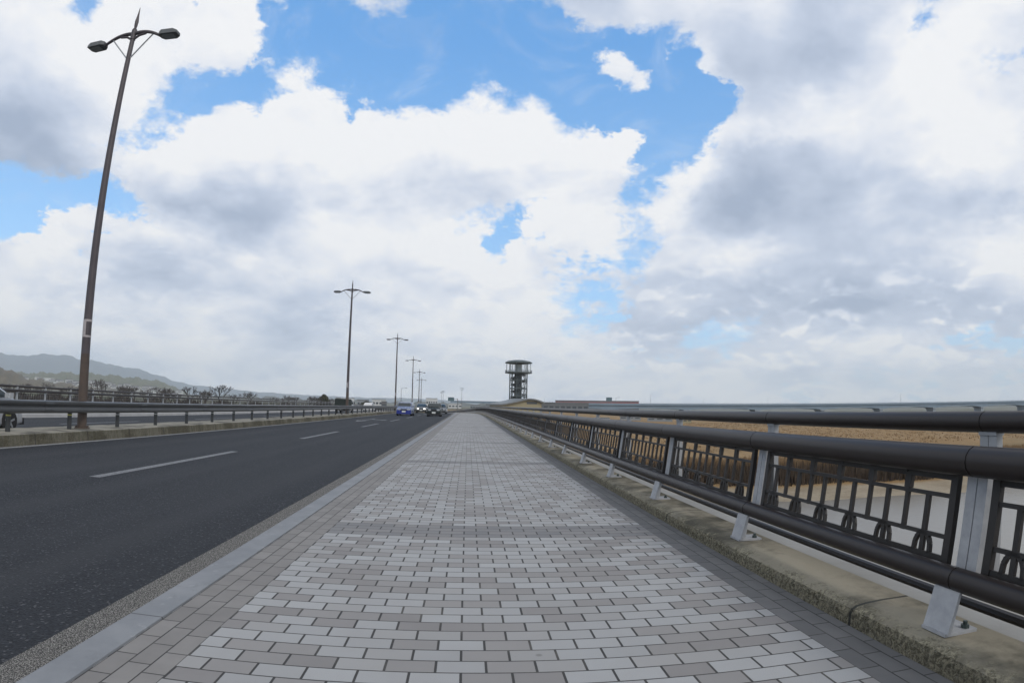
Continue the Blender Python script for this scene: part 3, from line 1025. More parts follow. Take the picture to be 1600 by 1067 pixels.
def panel_mesh(b, simple=False):
    """ornamental infill between two posts, leaning with them; u along the railing, h up the lean"""
    u0, u1 = .125, SP - .125
    def pt(u, h):
        return Vector((.135 + (h - .25) * .142, u, h))
    def bar(ua, ha, ub, hb, wd, th=.020):
        a_, b_ = pt(ua, ha), pt(ub, hb)
        d = (b_ - a_).normalized()
        nrm = Vector((1, 0, -.142)).normalized()
        s_ = d.cross(nrm).normalized()
        vs = []
        for p in (a_, b_):
            for i, j in ((-1, -1), (1, -1), (1, 1), (-1, 1)):
                vs.append(p + s_ * wd / 2 * i + nrm * th / 2 * j)
        b.add(vs, [(0, 3, 2, 1), (4, 5, 6, 7), (0, 1, 5, 4), (1, 2, 6, 5), (2, 3, 7, 6), (3, 0, 4, 7)])
    H0, H1, H2, H3 = .279, .380, .568, .655
    for h, wd in ((H0, .028), (H1, .021), (H2, .021), (H3, .028)):
        bar(u0, h, u1, h, wd)
    for u in (u0, u1):
        bar(u, H0 - .02, u, H3 + .012, .042, .030)
    N = 6
    for k in range(N):
        u = u0 + (u1 - u0) * (k + .5) / N + .02
        bar(u, H0, u, H2, .027, .018)
        if not simple:
            ring = []
            for i in range(9):
                a = pi * i / 8
                ring.append((u - .056 * cos(a), H0 + .006 + .095 * sin(a) ** .75))
            for (ua, ha), (ub, hb) in zip(ring, ring[1:]):
                bar(ua, ha, ub, hb, .019, .020)
        if k < N - 1:
            v = u0 + (u1 - u0) * (k + 1.0) / N + .02
            bar(v, H1 - .012, v, H3, .025, .018)
            bar(v, H2 + .012, v, H3 - .012, .044, .024)
            bar(v, H2 - .012, v, H2 + .014, .032, .022)
    for u in ((u0 + .35), (u0 + u1) / 2, u1 - .35):
        bar(u, H3, u, H3 + .035, .03, .03)


pm = MB(); front_post(pm); fp0 = pm.build('post', 'galvd', rail)
pm = MB(); base_plate(pm); bp0 = pm.build('base_plate', 'galvd', fp0)
pm = MB(); bolt(pm, .115, -.045); bl0 = pm.build("bolt", "bolt", fp0)
pm = MB(); rear_post(pm); rp0 = pm.build('rear_post', 'galv', rail)
pm = MB(); panel_mesh(pm); pn0 = pm.build('infill_panel', 'panel', rail)
far_mb = {'post': MB(), 'rear_post': MB(), 'infill_panel': MB()}
N_IND = 54
for k in range(-4, 155):
    y = Y1 + SP * k
    if k == -4:
        f_, r_, p_ = fp0, rp0, pn0
    elif k < N_IND - 4:
        f_, r_, p_ = fp0.copy(), rp0.copy(), pn0.copy()
        for o in (f_, r_, p_):
            COL.objects.link(o)
        if k < 14:
            for ch in (bp0, bl0):
                c = ch.copy()
                COL.objects.link(c)
                c.parent = f_
    else:
        base = P3(X0, y, .112) - Vector(rail.location)
        o3 = P3(X0, y + SP, .112) - Vector(rail.location)
        sh = o3 - base
        def q(x, yy, z):
            return base + Vector((x, 0, z)) + sh * (yy / SP)
        def slantbox(b, x0, x1, ya, yb, z0, z1, lean=0.0):
            vs = [q(x + lean * z, yy, z) for z in (z0, z1) for yy in (ya, yb) for x in (x0, x1)]
            b.add(vs, [(0, 2, 3, 1), (4, 5, 7, 6), (0, 1, 5, 4), (1, 3, 7, 5), (3, 2, 6, 7), (2, 0, 4, 6)])
        slantbox(far_mb['post'], .0, .07, -.06, .06, 0, .24, .2)
        slantbox(far_mb['post'], .10, .16, -.05, .05, .2, .73, .14)
        slantbox(far_mb['rear_post'], .262, .30, -.05, .05, 0, .87)
        for z_ in (.268, .372, .565, .655):
            slantbox(far_mb['infill_panel'], .10, .12, .125, SP - .125, z_ - .01, z_ + .01, .142)
        for i in range(13):
            u = .125 + (SP - .25) * i / 12
            slantbox(far_mb['infill_panel'], .10, .12, u - .012, u + .012, .26, .66, .142)
        continue
    for o in (f_, r_, p_):
        place(o, y)
for nm, mtn in (('post', 'galvd'), ('rear_post', 'galv'), ('infill_panel', 'panel')):
    tag(far_mb[nm].build(nm, mtn, rail), kind='stuff')

# ------------------------------------------------------------------ median guard rail
gr = tag(empty('guard_rail', (-10.0, 0, .1)), 'dark steel guard rail on the stained median kerb beside the lamps', 'guard rail')
GX = -10.0
prof = [(-.02, .526), (.0, .530), (.035, .555), (.042, .60), (.030, .64), (.004, .655), (.004, .672), (.030, .688), (.046, .72), (.040, .765), (.0, .786), (-.02, .788),
        (-.02, .77), (-.005, .765), (.02, .72), (-.02, .665), (.016, .60), (-.005, .545)]
prof = [(o_, .658 + (z_ - .656) * 1.17) for o_, z_ in prof]
ys = ysteps(-14, 330)
bb = MB()
bb.loft([[P3(GX + o_, y, z_) for o_, z_ in prof] for y in ys])
under(bb.build('beam', 'beam', None, smooth=True), gr)
bb = MB()
bb.loft([[(o_ + (.006 if o_ > .0 else 0), yy, z_) for o_, z_ in prof] for yy in (-.16, .16)])
for dz in (.60, .73):
    for dy in (-.08, .08):
        bb.tube([(.046, dy, dz), (.058, dy, dz)], .012, 6)
sp0 = bb.build('splice', 'beam', gr)
for k in range(-3, 32):
    o = sp0 if k == -3 else sp0.copy()
    if k > -3:
        COL.objects.link(o)
    o.location, o.parent = P3(GX, 12.7 + 4.5 * k, 0) - Vector(gr.location), gr
pm = MB(); pm.tube([(0, 0, 0), (0, 0, .58)], .057, 14); pm.box(0, .10, -.04, .04, .43, .67); gp0 = pm.build('post', 'post', gr, smooth=True)
pm = MB(); pm.tube([(0, 0, .345), (0, 0, .375)], .059, 14); gb0 = pm.build('reflector_band', 'band', gp0)
farp = MB()
for k in range(-10, 140):
    y = 13.7 + 2.25 * k
    if y > 320:
        break
    if k < 70:
        o = gp0 if k == -10 else gp0.copy()
        if k > -10:
            COL.objects.link(o)
            if k < 14:
                c = gb0.copy()
                if k > 0:
                    c.data = c.data.copy()
                    c.data.materials[0] = M['bandw']
                COL.objects.link(c)
                c.parent = o
        o.location = P3(GX - .11, y, .10) - Vector(gr.location)
        o.parent = gr
    else:
        p = P3(GX - .11, y, .10) - Vector(gr.location)
        farp.tube([p, p + Vector((0, 0, .6))], .057, 6)
tag(farp.build('post', 'post', gr), kind='stuff')

# ------------------------------------------------------------------ railing on the other side of the bridge
fr = tag(empty('opposite_railing', (-21.1, 0, .1)), 'dark railing with pale posts on the far edge of the bridge', 'railing')
under(seg_rail('top_rail', -21.12, 1.10, .050, None, joints=False, n=8), fr)
under(seg_rail('hand_rail', -21.02, .90, .062, None, joints=False, n=8), fr)
under(seg_rail('lower_rail', -20.98, .36, .05, None, joints=False, n=8), fr)
pm = MB(); pm.box(-.03, .03, -.05, .05, 0, .99); pm.box(-.01, .10, -.05, .05, .72, .76); op0 = pm.build('post', 'white', fr)
pm = MB()
for z_ in (.30, .66):
    pm.box(-.01, .01, .12, SP - .12, z_ - .01, z_ + .01)
for i in range(12):
    u = .12 + (SP - .24) * i / 11
    pm.box(-.01, .01, u - .011, u + .011, .28, .68)
oi0 = pm.build('infill_panel', 'panel', fr)
fm1, fm2 = MB(), MB()
for k in range(-14, 140):
    y = 24.4 + 2.075 * k
    base = P3(-21.1, y, .10) - Vector(fr.location)
    if k < 70:
        for src in (op0, oi0):
            o = src if k == -14 else src.copy()
            if k > -14:
                COL.objects.link(o)
            o.location, o.parent = base, fr
    else:
        fm1.box(base.x - .03, base.x + .03, base.y - .05, base.y + .05, base.z, base.z + .99)
        fm2.box(base.x - .01, base.x + .01, base.y + .1, base.y + 1.9, base.z + .3, base.z + .34)
        fm2.box(base.x - .01, base.x + .01, base.y + .1, base.y + 1.9, base.z + .6, base.z + .66)
tag(fm1.build('post', 'white', fr), kind='stuff')
tag(fm2.build('infill_panel', 'panel', fr), kind='stuff')

# ------------------------------------------------------------------ double-arm lamps on the median
def make_lamp():
    root = empty('street_lamp')
    H = 11.0                                    # where the arms leave the pole
    b = MB()
    b.tube([(0, 0, 0), (0, 0, .02)], .21, 20)
    b.tube([(0, 0, .02), (0, 0, 1.9)], .125, 20, r2=.118)
    for k in range(6):
        a = k * pi / 3
        b.tube([(.165 * cos(a), .165 * sin(a), .02), (.165 * cos(a), .165 * sin(a), .07)], .02, 6)
    b.build('pole_foot', 'rust', root, smooth=True)
    b = MB()
    b.tube([(0, 0, 1.9), (0, 0, 6), (0, 0, H - .05)], [.1175, .098, .068], 20)
    b.tube([(0, 0, H - .10), (0, 0, H + .22)], .082, 16)
    b.build('pole', 'lamp', root, smooth=True)
    b = MB()
    for s in (-1, 1):
        pts = [(s * (.0 + 1.02 * q / 8), 0, H + .10 - .24 * (q / 8) ** 2 + .05 * sin(pi * q / 8)) for q in range(9)]
        b.tube(pts, [.062 - .022 * q / 8 for q in range(9)], 10)
        b.tube([(s * .02, 0, H - .10), (s * .22, 0, H + .02), (s * .45, 0, H + .05)], .035, 8)
    b.build('arm', 'lamp', root, smooth=True)
    for s in (-1, 1):
        b = MB()
        b.tube([(s * .06, 0, H - .72), (s * .76, 0, H + .03)], .021, 8)
        b.build('brace', 'galv', root, smooth=True)
        b = MB()
        x0, x1, z = s * .98, s * 1.60, H - .11
        ring = lambda x, hw, z0, z1: [(x, -hw, z0), (x, hw, z0), (x, hw * .86, z1), (x, -hw * .86, z1)]
        b.loft([ring(x0, .10, z - .04, z + .07), ring(x0 + s * .1, .17, z - .06, z + .09), ring(x1 - s * .12, .17, z - .06 - .02, z + .075), ring(x1, .12, z - .05, z + .03)])
        h_ = b.build('lamp_head', 'head', root)
        b = MB()
        b.box(min(x0 + s * .14, x1 - s * .1), max(x0 + s * .14, x1 - s * .1), -.125, .125, z - .092, z - .066)
        b.build('lamp_glass', 'lens', h_)
    b = MB()
    b.lathe([(.05, H + .20), (.062, H + .26), (.035, H + .30), (.048, H + .36), (.058, H + .52), (.034, H + .72), (.006, H + 1.02)], 12)
    b.build('finial', 'lamp', root, smooth=True)
    b = MB()
    b.loft([[((.1185) * cos(a), .1185 * sin(a), zz) for a in [2 * pi * k / 20 for k in range(20)]] for zz in (2.72, 2.78)], False)
    b.loft([[((.1185) * cos(a), .1185 * sin(a), zz) for a in [2 * pi * k / 20 for k in range(20)]] for zz in (2.32, 2.37)], False)
    a0 = -1.15
    b.loft([[(.1195 * cos(a), .1195 * sin(a), zz) for a in [a0 - .9 + .9 * k / 6 for k in range(7)]] for zz in (2.37, 2.72)], False) if False else None
    for k in range(7):
        a = -2.35 + .17 * k
        a2 = a + .17
        b.add([(.1195 * cos(a), .1195 * sin(a), 2.37), (.1195 * cos(a2), .1195 * sin(a2), 2.37), (.1195 * cos(a2), .1195 * sin(a2), 2.72), (.1195 * cos(a), .1195 * sin(a), 2.72)], [(0, 1, 2, 3)])
    b.build('number_plate', 'sign', root)
    return root


lamp0 = make_lamp()
LAMPS = [(14.37, 1.03, 'tall brown double-arm lamp nearest on the left, rusty foot behind guard rail'),
         (49.9, .952, 'second double-arm lamp, its foot overlapping the dark canvas-covered truck'),
         (86.0, .95, 'third double-arm lamp along the median, behind the blue car'),
         (122.0, .95, 'fourth double-arm lamp along the median, two lamps beyond the truck'),
         (158.0, .95, 'fifth double-arm lamp along the median, small in the distance'),
         (194.0, .95, 'sixth and farthest double-arm lamp of the median row')]
for i, (y, s, lab) in enumerate(LAMPS):
    o = lamp0 if i == 0 else copy_tree(lamp0)
    o.location = P3(-10.2, y, .10)
    o.scale = (1, 1, s)
    o.rotation_euler = (0, radians(-.8 if i == 0 else 0), radians(-6 if i == 0 else 0) + atan2(-(ax(y + 1) - ax(y - 1)), 2))
    tag(o, lab, 'street lamp', 'double-arm lamps along the median')

# ------------------------------------------------------------------ vehicles


def rr(w_, z0, z1, y, top=None, r=.12, n=3):
    """rounded cross-section in xz at station y; top = half width ratio at the top"""
    tw = w_ if top is None else top
    pts = []
    for cx, cz, a0, hw in ((1, z1, 0, tw), (-1, z1, pi / 2, tw), (-1, z0, pi, w_), (1, z0, 3 * pi / 2, w_)):
        for k in range(n + 1):
            a = a0 + pi / 2 * k / n
            pts.append((cx * (hw - r) + r * cos(a), y, (cz - r if cz == z1 else cz + r) + r * sin(a)))
    return pts


def wheel(root, x, y, r, wd=.19):
    b = MB()
    s = 1 if x > 0 else -1
    b.loft([[(x + dx, y + rr_ * cos(2 * pi * k / 22), r + rr_ * sin(2 * pi * k / 22)) for k in range(22)]
            for dx, rr_ in ((-s * wd, r * .6), (-s * wd, r * .95), (-s * wd * .85, r), (-s * .02, r), (0, r * .95), (0, r * .64))])
    wv = b.build('wheel', 'tyre', root, smooth=True)
    b = MB()
    b.tube([(x - s * .03, y, r), (x - s * .012, y, r)], r * .64, 20)
    for k in range(5):
        a = 2 * pi * k / 5 + .3
        ca, sa = cos(a), sin(a)
        w_ = r * .10
        b.add([(x + s * .006, y + ca * r * .08 - sa * w_, r + sa * r * .08 + ca * w_), (x + s * .006, y + ca * r * .08 + sa * w_, r + sa * r * .08 - ca * w_),
               (x + s * .006, y + ca * r * .62 + sa * w_ * .9, r + sa * r * .62 - ca * w_ * .9), (x + s * .006, y + ca * r * .62 - sa * w_ * .9, r + sa * r * .62 + ca * w_ * .9)], [(0, 1, 2, 3)])
    b.tube([(x - s * .01, y, r), (x + s * .012, y, r)], r * .16, 12)
    b.build('rim', 'rim', wv)


def make_car(loc, rz, L, W, H, body, label, cat='car', upper=None, hood=.92, hl=.95, boxy=False, lit=False, wr=.31, grp=None, front='black', axle=.78):
    """front of the car at local y = 0 facing -Y"""
    root = empty('car', loc, rz)
    hw = W / 2
    up = upper or body
    rake = .18 if boxy else .75
    sect = [(0.0, .80, .28, hood - .22), (.06, .95, .22, hood - .10), (.30, 1.0, .19, hood - .04), (hl, 1.0, .18, hood + .03), (hl + 1.0, 1.0, .18, hood + .05),
            (L - .5, 1.0, .18, hood + .06), (L - .06, .96, .22, hood + .03), (L, .86, .30, hood - .05)]
    b = MB()
    b.loft([rr(hw * f_, z0, z1, y, hw * f_ * .95, .10) for y, f_, z0, z1 in sect])
    b.build('body', body, root, smooth=True)
    z0 = hood - .02
    y0, y1 = hl - .05, hl + rake
    b = MB()
    b.loft([rr(hw * .93, z0 - .1, z0 + .12, y0, hw * .90, .06), rr(hw * .93, z0 - .1, H - .06, y1, hw * (.86 if boxy else .76), .08), rr(hw * .93, z0 - .1, H, y1 + .45, hw * (.87 if boxy else .78), .09),
            rr(hw * .93, z0 - .1, H - .01, L - .75, hw * (.87 if boxy else .77), .09), rr(hw * .93, z0 - .1, H - .08, L - .28, hw * (.85 if boxy else .74), .08), rr(hw * .93, z0 - .1, z0 + .25, L - .06, hw * .86, .06)])
    b.build('cabin', up, root, smooth=True)
    tw = hw * (.86 if boxy else .76)
    def pane(name, pts):
        q = MB()
        q.add(pts, [(0, 1, 2, 3)])
        n_ = (Vector(pts[1]) - Vector(pts[0])).cross(Vector(pts[3]) - Vector(pts[0])).normalized()
        q2 = [tuple(Vector(p) - n_ * .02) for p in pts]
        q.add(q2, [(3, 2, 1, 0)])
        for i in range(4):
            j = (i + 1) % 4
            q.add([pts[i], q2[i], q2[j], pts[j]], [(0, 1, 2, 3)])
        q.build(name, 'glass', root)
    # windscreen sits just proud of the raked front of the cabin
    def yz(t_):
        return y0 + (y1 - y0) * t_, z0 + .12 + (H - .06 - z0 - .12) * t_
    (ya, za), (yb, zb) = yz(.06), yz(.90)
    o_ = .018
    pane('windscreen', [(-hw * .84, ya - o_, za + .01), (hw * .84, ya - o_, za + .01), (tw * .92, yb - o_, zb + .01), (-tw * .92, yb - o_, zb + .01)])
    for s in (-1, 1):
        zt, zb2 = H - .14, z0 + .13
        def sx(z):
            f_ = (z - z0) / (H - z0)
            return s * (hw * .93 * (1 - f_) + tw * 1.0 * f_ + .022)
        lo0, hi0, e = y0 + (.30 if boxy else .14), y1 + .16, L - .5
        mid = (lo0 + e) / 2 + .1
        for a, bq, c, d in ((lo0, mid - .04, mid - .04, hi0), (mid + .04, e, e - .18, mid + .04)):
            pts = [(sx(zb2), a, zb2), (sx(zb2), bq, zb2), (sx(zt), c, zt), (sx(zt), d, zt)]
            pane('side_window', pts if s < 0 else pts[::-1])
        q = MB()
        q.box(s * hw * .55 - .16, s * hw * .55 + .20 if s > 0 else s * hw * .55 + .16, -.015, .10, hood - .30, hood - .14)
        q.build('headlight', 'lit' if lit else 'lensclear', root)
        q = MB()
        q.loft([[(s * (hw + .02), y0 + .36, z0 + .1), (s * (hw + .02), y0 + .36, z0 + .24), (s * (hw + .02), y0 + .48, z0 + .24), (s * (hw + .02), y0 + .48, z0 + .1)],
                [(s * (hw + .20), y0 + .34, z0 + .12), (s * (hw + .20), y0 + .34, z0 + .25), (s * (hw + .20), y0 + .44, z0 + .25), (s * (hw + .20), y0 + .44, z0 + .12)]])
        q.build('mirror', body, root)
        for yy in (axle, L - .72):
            wheel(root, s * (hw + .005), yy, wr)
        q = MB()
        q.box(s * hw * .80 - .10, s * hw * .80 + .10, L - .08, L + .01, hood - .25, hood + .0)
        q.build('tail_light', 'tail', root)
    q = MB()
    q.box(-hw * .42, hw * .42, -.04, .04, hood - .30, hood - .16)
    q.build('grille', 'black', root)
    q = MB()
    q.box(-hw * .93, hw * .93, -.03, .14, .22, .40 if front == 'black' else .62)
    q.build('bumper', front, root)
    q = MB()
    q.box(-.19, .19, -.06, -.032, .38, .56)
    q.build('number_plate', 'plate', root)
    return tag(root, label, cat, grp)


def RZ(y, off=-4):
    return atan2(-(ax(y + 1) - ax(y - 1)), 2)


LANE1, LANE2 = -6.75, -3.65
make_car(P3(LANE1 + .05, 62.5, -.17), RZ(63), 4.1, 1.64, 1.46, 'pblue', 'blue compact car with a pale bonnet driving beside the median kerb', hood=.88, hl=.75, boxy=True, front='blue')
make_car(P3(LANE2 + .08, 63.0, -.22), RZ(61), 3.6, 1.52, 1.50, 'dgreen', 'boxy black off-road car nearest the footway kerb', hood=.98, hl=1.0, boxy=True, wr=.33)
make_car(P3(LANE1 - .05, 92, -.15), RZ(92), 4.2, 1.68, 1.5, 'grey', 'grey car with both headlights lit behind the blue car', hood=.9, lit=True)
make_car(P3(LANE2 - .05, 88, -.15), RZ(88), 4.0, 1.68, 1.5, 'grey', 'grey car half hidden behind the boxy black off-road car', hood=.9)
make_car(P3(LANE1 - .1, 126, -.15), RZ(126), 4.4, 1.7, 1.5, 'whitep', 'white car following far back in the lane beside the median', hood=.9)
make_car(P3(LANE2, 140, -.15), RZ(140), 4.4, 1.7, 1.5, 'silver', 'silver car far along the lane beside the footway', hood=.9)
# opposite carriageway: heading away, so turned round
make_car((-13.05, 14.52, -.15), pi, 4.1, 1.66, 1.46, 'silver', 'silver car cut off by the left frame edge behind the guard rail', hood=.84, hl=.45, axle=.62)
make_car(P3(-16.4, 105, -.15), pi + RZ(105), 4.2, 1.68, 1.5, 'whitep', 'white car on the opposite carriageway farther along than the canvas-covered truck', hood=.9)


def make_truck(loc, rz):
    root = empty('kei_truck', loc, rz)          # heading +Y, tail at local y = 0
    b = MB(); b.box(-.70, .70, .0, 2.0, .55, .66); b.box(-.70, .70, 0, .05, .66, .90); b.box(-.70, -.66, .05, 2.0, .66, .90); b.box(.66, .70, .05, 2.0, .66, .90)
    b.build('load_bed', 'whitep', root)
    b = MB()
    b.loft([rr(.735, .82, 1.60, y, .70, .08) for y in (-.03, .5, 1.0, 1.5, 1.98)])
    b.build('canvas_cover', 'canvas', root)
    b = MB()
    b.loft([rr(.70, .40, 1.58, 2.04, .62, .06), rr(.71, .36, 1.66, 2.5, .64, .08), rr(.71, .36, 1.60, 2.95, .62, .08), rr(.71, .36, 1.00, 3.32, .68, .06), rr(.69, .38, .90, 3.38, .66, .06)])
    b.build('cab', 'whitep', root, smooth=True)
    for s in (-1, 1):
        b = MB(); b.loft([[(s * .712, 2.25, 1.02), (s * .712, 3.10, 1.02), (s * .668, 2.86, 1.46), (s * .668, 2.25, 1.46)], [(s * .69, 2.25, 1.02), (s * .69, 3.10, 1.02), (s * .64, 2.86, 1.46), (s * .64, 2.25, 1.46)]])
        b.build('side_window', 'glass', root)
        b = MB(); b.box(s * .58 - .09, s * .58 + .09, -.02, .0, .46, .56); b.build('tail_light', 'tail', root)
        b = MB(); b.box(min(s * .74, s * .86), max(s * .74, s * .86), 3.0, 3.06, 1.05, 1.28); b.build('mirror', 'black', root)
        for yy in (.55, 2.75):
            wheel(root, s * .70, yy, .27, .15)
    b = MB(); b.box(-.30, .30, .1, 3.2, .30, .48); b.box(-.64, .64, .02, .08, .38, .46); b.build('chassis', 'black', root)
    b = MB(); b.box(-.165, .165, -.03, -.005, .42, .54); b.build('number_plate', 'plate', root)
    return root


tag(make_truck(P3(-13.35, 62.5, -.15), RZ(62)), 'small truck with dark canvas cover on the opposite carriageway beside a lamp', 'truck')

# ------------------------------------------------------------------ observation tower and visitor building


def polar(azd, r, z=0.0):
    return Vector((sin(radians(azd)) * r, cos(radians(azd)) * r, z))


TW = polar(4.80, 400)
tower = tag(empty('observation_tower', (TW.x, TW.y, -4.0)), 'dark steel observation tower with a round roof over a railed deck', 'tower')
ZT0 = 4.0


def zt(elev):
    return 400 * tan(radians(elev)) + CAM_H + ZT0


b = MB(); zr = zt(4.2)
b.lathe([(.3, zr + 1.9), (3.5, zr + 1.75), (7.5, zr + 1.1), (9.1, zr + .2), (9.25, zr - .15), (8.9, zr - .4), (5, zr - .9), (.3, zr - 1.0)], 48)
b.build('roof', 'tower', tower, smooth=True)
zd = zt(3.28)
b = MB()
b.lathe([(.5, zd), (8.9, zd), (9.2, zd - .2), (9.1, zd - .6), (6.6, zd - 1.0), (.5, zd - 1.1)], 48)
b.build('deck', 'tower', tower)
b = MB()
for r_, h_ in ((9.0, 1.35), (9.0, .75), (9.0, .15)):
    b.tube([(r_ * cos(2 * pi * k / 40), r_ * sin(2 * pi * k / 40), zd + h_) for k in range(41)], .07, 5)
for k in range(40):
    a = 2 * pi * k / 40
    b.tube([(9.0 * cos(a), 9.0 * sin(a), zd), (9.0 * cos(a), 9.0 * sin(a), zd + 1.35)], .06, 4)
b.build('deck_railing', 'tower', tower)
for k in range(12):
    a = 2 * pi * (k + .5) / 12
    b = MB()
    b.tube([(6.0 * cos(a), 6.0 * sin(a), 0), (6.0 * cos(a), 6.0 * sin(a), zd - .6)], .25, 8)
    b.tube([(6.0 * cos(a), 6.0 * sin(a), zd), (6.0 * cos(a), 6.0 * sin(a), zr - .6)], .16, 8)
    b.tube([(8.3 * cos(a), 8.3 * sin(a), zd), (8.3 * cos(a), 8.3 * sin(a), zr - .3)], .10, 6)
    b.build('column', 'tower', tower)
levels = [zt(e) for e in (.2, .95, 1.72, 2.50)]
b = MB()
for z_ in levels:
    for r_ in (6.0,):
        b.tube([(r_ * cos(2 * pi * k / 12 + pi / 12), r_ * sin(2 * pi * k / 12 + pi / 12), z_) for k in range(13)], .36, 6)
    for k in range(0, 12, 2):
        a = 2 * pi * (k + .5) / 12
        b.tube([(2.6 * cos(a), 2.6 * sin(a), z_), (6 * cos(a), 6 * sin(a), z_)], .16, 5)
b.build('ring_beam', 'tower', tower)
b = MB()
for i, z_ in enumerate(levels):
    z2 = levels[i + 1] if i + 1 < len(levels) else zd - 1
    for k in range(12):
        if k in (1, 7, 10, 4):
            continue
        a0, a1 = 2 * pi * (k + .5) / 12, 2 * pi * (k + 1.5) / 12
        p, q = (a0, a1) if (k + i) % 2 else (a1, a0)
        b.tube([(6 * cos(p), 6 * sin(p), z_), (6 * cos(q), 6 * sin(q), z2)], .15, 4)
b.build('bracing', 'tower', tower)
b = MB(); b.box(-2.6, 2.2, -2.4, 2.4, 0, zd); b.box(-2.2, 1.9, -2.0, 2.0, zd, zr - .6)
b.build('lift_core', 'towerd', tower)
b = MB()
N = 160
for i in range(N):
    a, z_ = 2 * pi * i / 26, i / N * (zd - 1)
    a2 = a + 2 * pi / 26
    b.add([(2.9 * cos(a), 2.9 * sin(a), z_), (5.2 * cos(a), 5.2 * sin(a), z_), (5.2 * cos(a2), 5.2 * sin(a2), z_ + .18), (2.9 * cos(a2), 2.9 * sin(a2), z_ + .18),
           (2.9 * cos(a), 2.9 * sin(a), z_ - .35), (5.2 * cos(a), 5.2 * sin(a), z_ - .35), (5.2 * cos(a2), 5.2 * sin(a2), z_ - .17), (2.9 * cos(a2), 2.9 * sin(a2), z_ - .17)],
          [(0, 1, 2, 3), (7, 6, 5, 4), (0, 4, 5, 1), (3, 2, 6, 7)])
b.build('spiral_stair', 'towerd', tower)
b = MB(); b.box(-1.9, 1.9, -2.62, -2.44, zd + .4, zr - 1.2); b.box(-2.3, -2.1, -1.6, 1.6, zd + .4, zr - 1.2)
b.build('cabin_window', 'towerl', tower)

VB = polar(5.25, 372)
vb = tag(empty('visitor_building', (VB.x, VB.y, -4.0), radians(24)), 'low building with a curved grey roof and beige wall below the tower', 'building')
b = MB()
prof_ = [(-17 + 32 * k / 20, 6.4 + (4.6 * (k / 14) ** 1.25 if k <= 12 else 4.6 * (12 / 14) ** 1.25 + .35 * sin(pi * (k - 12) / 8) - 2.2 * ((k - 12) / 8) ** 1.7)) for k in range(21)]
b.loft([[(x, y, z) for x, z in prof_] + [(x, y, z - .8) for x, z in prof_[::-1]] for y in (-2.0, 18)])
b.build('roof', 'roofg', vb, smooth=True)
b = MB()
p2 = [(x * .92, z - .85) for x, z in prof_]
b.loft([[(x, y, z) for x, z in p2] + [(p2[-1][0], y, 0), (p2[0][0], y, 0)] for y in (0, 15)])
b.build('wall', 'beige', vb)
b = MB(); b.box(3.0, 10.4, -.12, .05, 6.7, 7.9); b.build('window', 'window', vb)
b = MB(); b.box(2.7, 10.7, -.3, -.13, 7.9, 8.15); b.build('sill', 'tiles', vb)


def block(name, cat, label, az0, az1, r, z0, z1, depth, wall, roof='roofg', stripes=(), windows=0, win_z=None, group=None):
    p0, p1 = polar(az0, r), polar(az1, r)
    mid = (p0 + p1) / 2
    d = p1 - p0
    L = d.length
    root = empty(name, (mid.x, mid.y, z0), atan2(d.y, d.x))
    H = z1 - z0
    b = MB(); b.box(-L / 2, L / 2, 0, depth, 0, H); b.build('wall', wall, root)
    b = MB(); b.box(-L / 2 - .3, L / 2 + .3, -.3, depth + .3, H, H + .35); b.build('roof', roof, root)
    for nm, m_, a, c in stripes:
        b = MB(); b.box(-L / 2, L / 2, -.06, -.002, H * a, H * c); b.build(nm, m_, root)
    for k in range(windows):
        x = -L / 2 + L * (k + .5) / windows
        ww = L / windows * .33
        b = MB(); b.box(x - ww, x + ww, -.05, -.002, H * .55, H * .75); b.build('window', 'window', root)
    return tag(root, label, cat, group)


block('long_shed', 'building', 'long flat grey shed beside the curved-roof building', 6.65, 11.6, 400, -5.0, 3.95, 18, 'bdark', windows=9)
block('warehouse', 'warehouse', 'long grey warehouse roof with a red band behind the shed', 8.4, 16.4, 560, -5.0, 7.2, 60, 'bdark', 'tiles', stripes=(('red_band', 'bred', .84, .94),))
block('apartment_block', 'building', 'pale whitish block between the lit car and the sign gantry', -4.05, -2.95, 620, -5, 7.4, 14, 'bwhite', 'bgrey', windows=5)
lowb = [(-12.6, -10.9, 520, 4.4, 'bwhite', 'long white low building right of the canvas-covered truck'), (-10.6, -9.5, 480, 3.2, 'bgrey', 'grey low building among trees behind the guard rail'),
        (-9.2, -7.9, 540, 4.2, 'bwhite', 'white flat building left of the third lamp'), (-8.3, -7.8, 470, 2.4, 'tiles', 'small dark block left of the third lamp'),
        (-1.9, -.6, 640, 2.6, 'bwhite', 'white low building beneath the slim pole left of the tower'), (.2, 1.2, 600, 1.8, 'bgrey', 'small grey building left of the observation tower'),
        (1.5, 2.6, 650, 1.5, 'bgrey', 'flat grey building just left of the tower foot')]
for a0, a1, r, zt_, wl, lab in lowb:
    block('low_building', 'building', lab, a0, a1, r, -5, zt_, 12, wl, windows=4)
dk = [(12.2, 13.6, 300, -4.2, 'bwhite', 'white site cabin in the yard beyond the field'), (14.6, 16.6, 330, -3.6, 'bgrey', 'grey cabin with windows in the yard beyond the field'),
      (17.2, 19.6, 320, -3.7, 'bgrey', 'longer grey cabin at the edge of the brown field'), (20.2, 21.4, 300, -4.3, 'beige', 'beige cabin at the right end of the yard')]
for a0, a1, r, zt_, wl, lab in dk:
    block('site_cabin', 'cabin', lab, a0, a1, r, ground_z(*polar((a0 + a1) / 2, r)[:2]) - .2, zt_, 5, wl, windows=3)


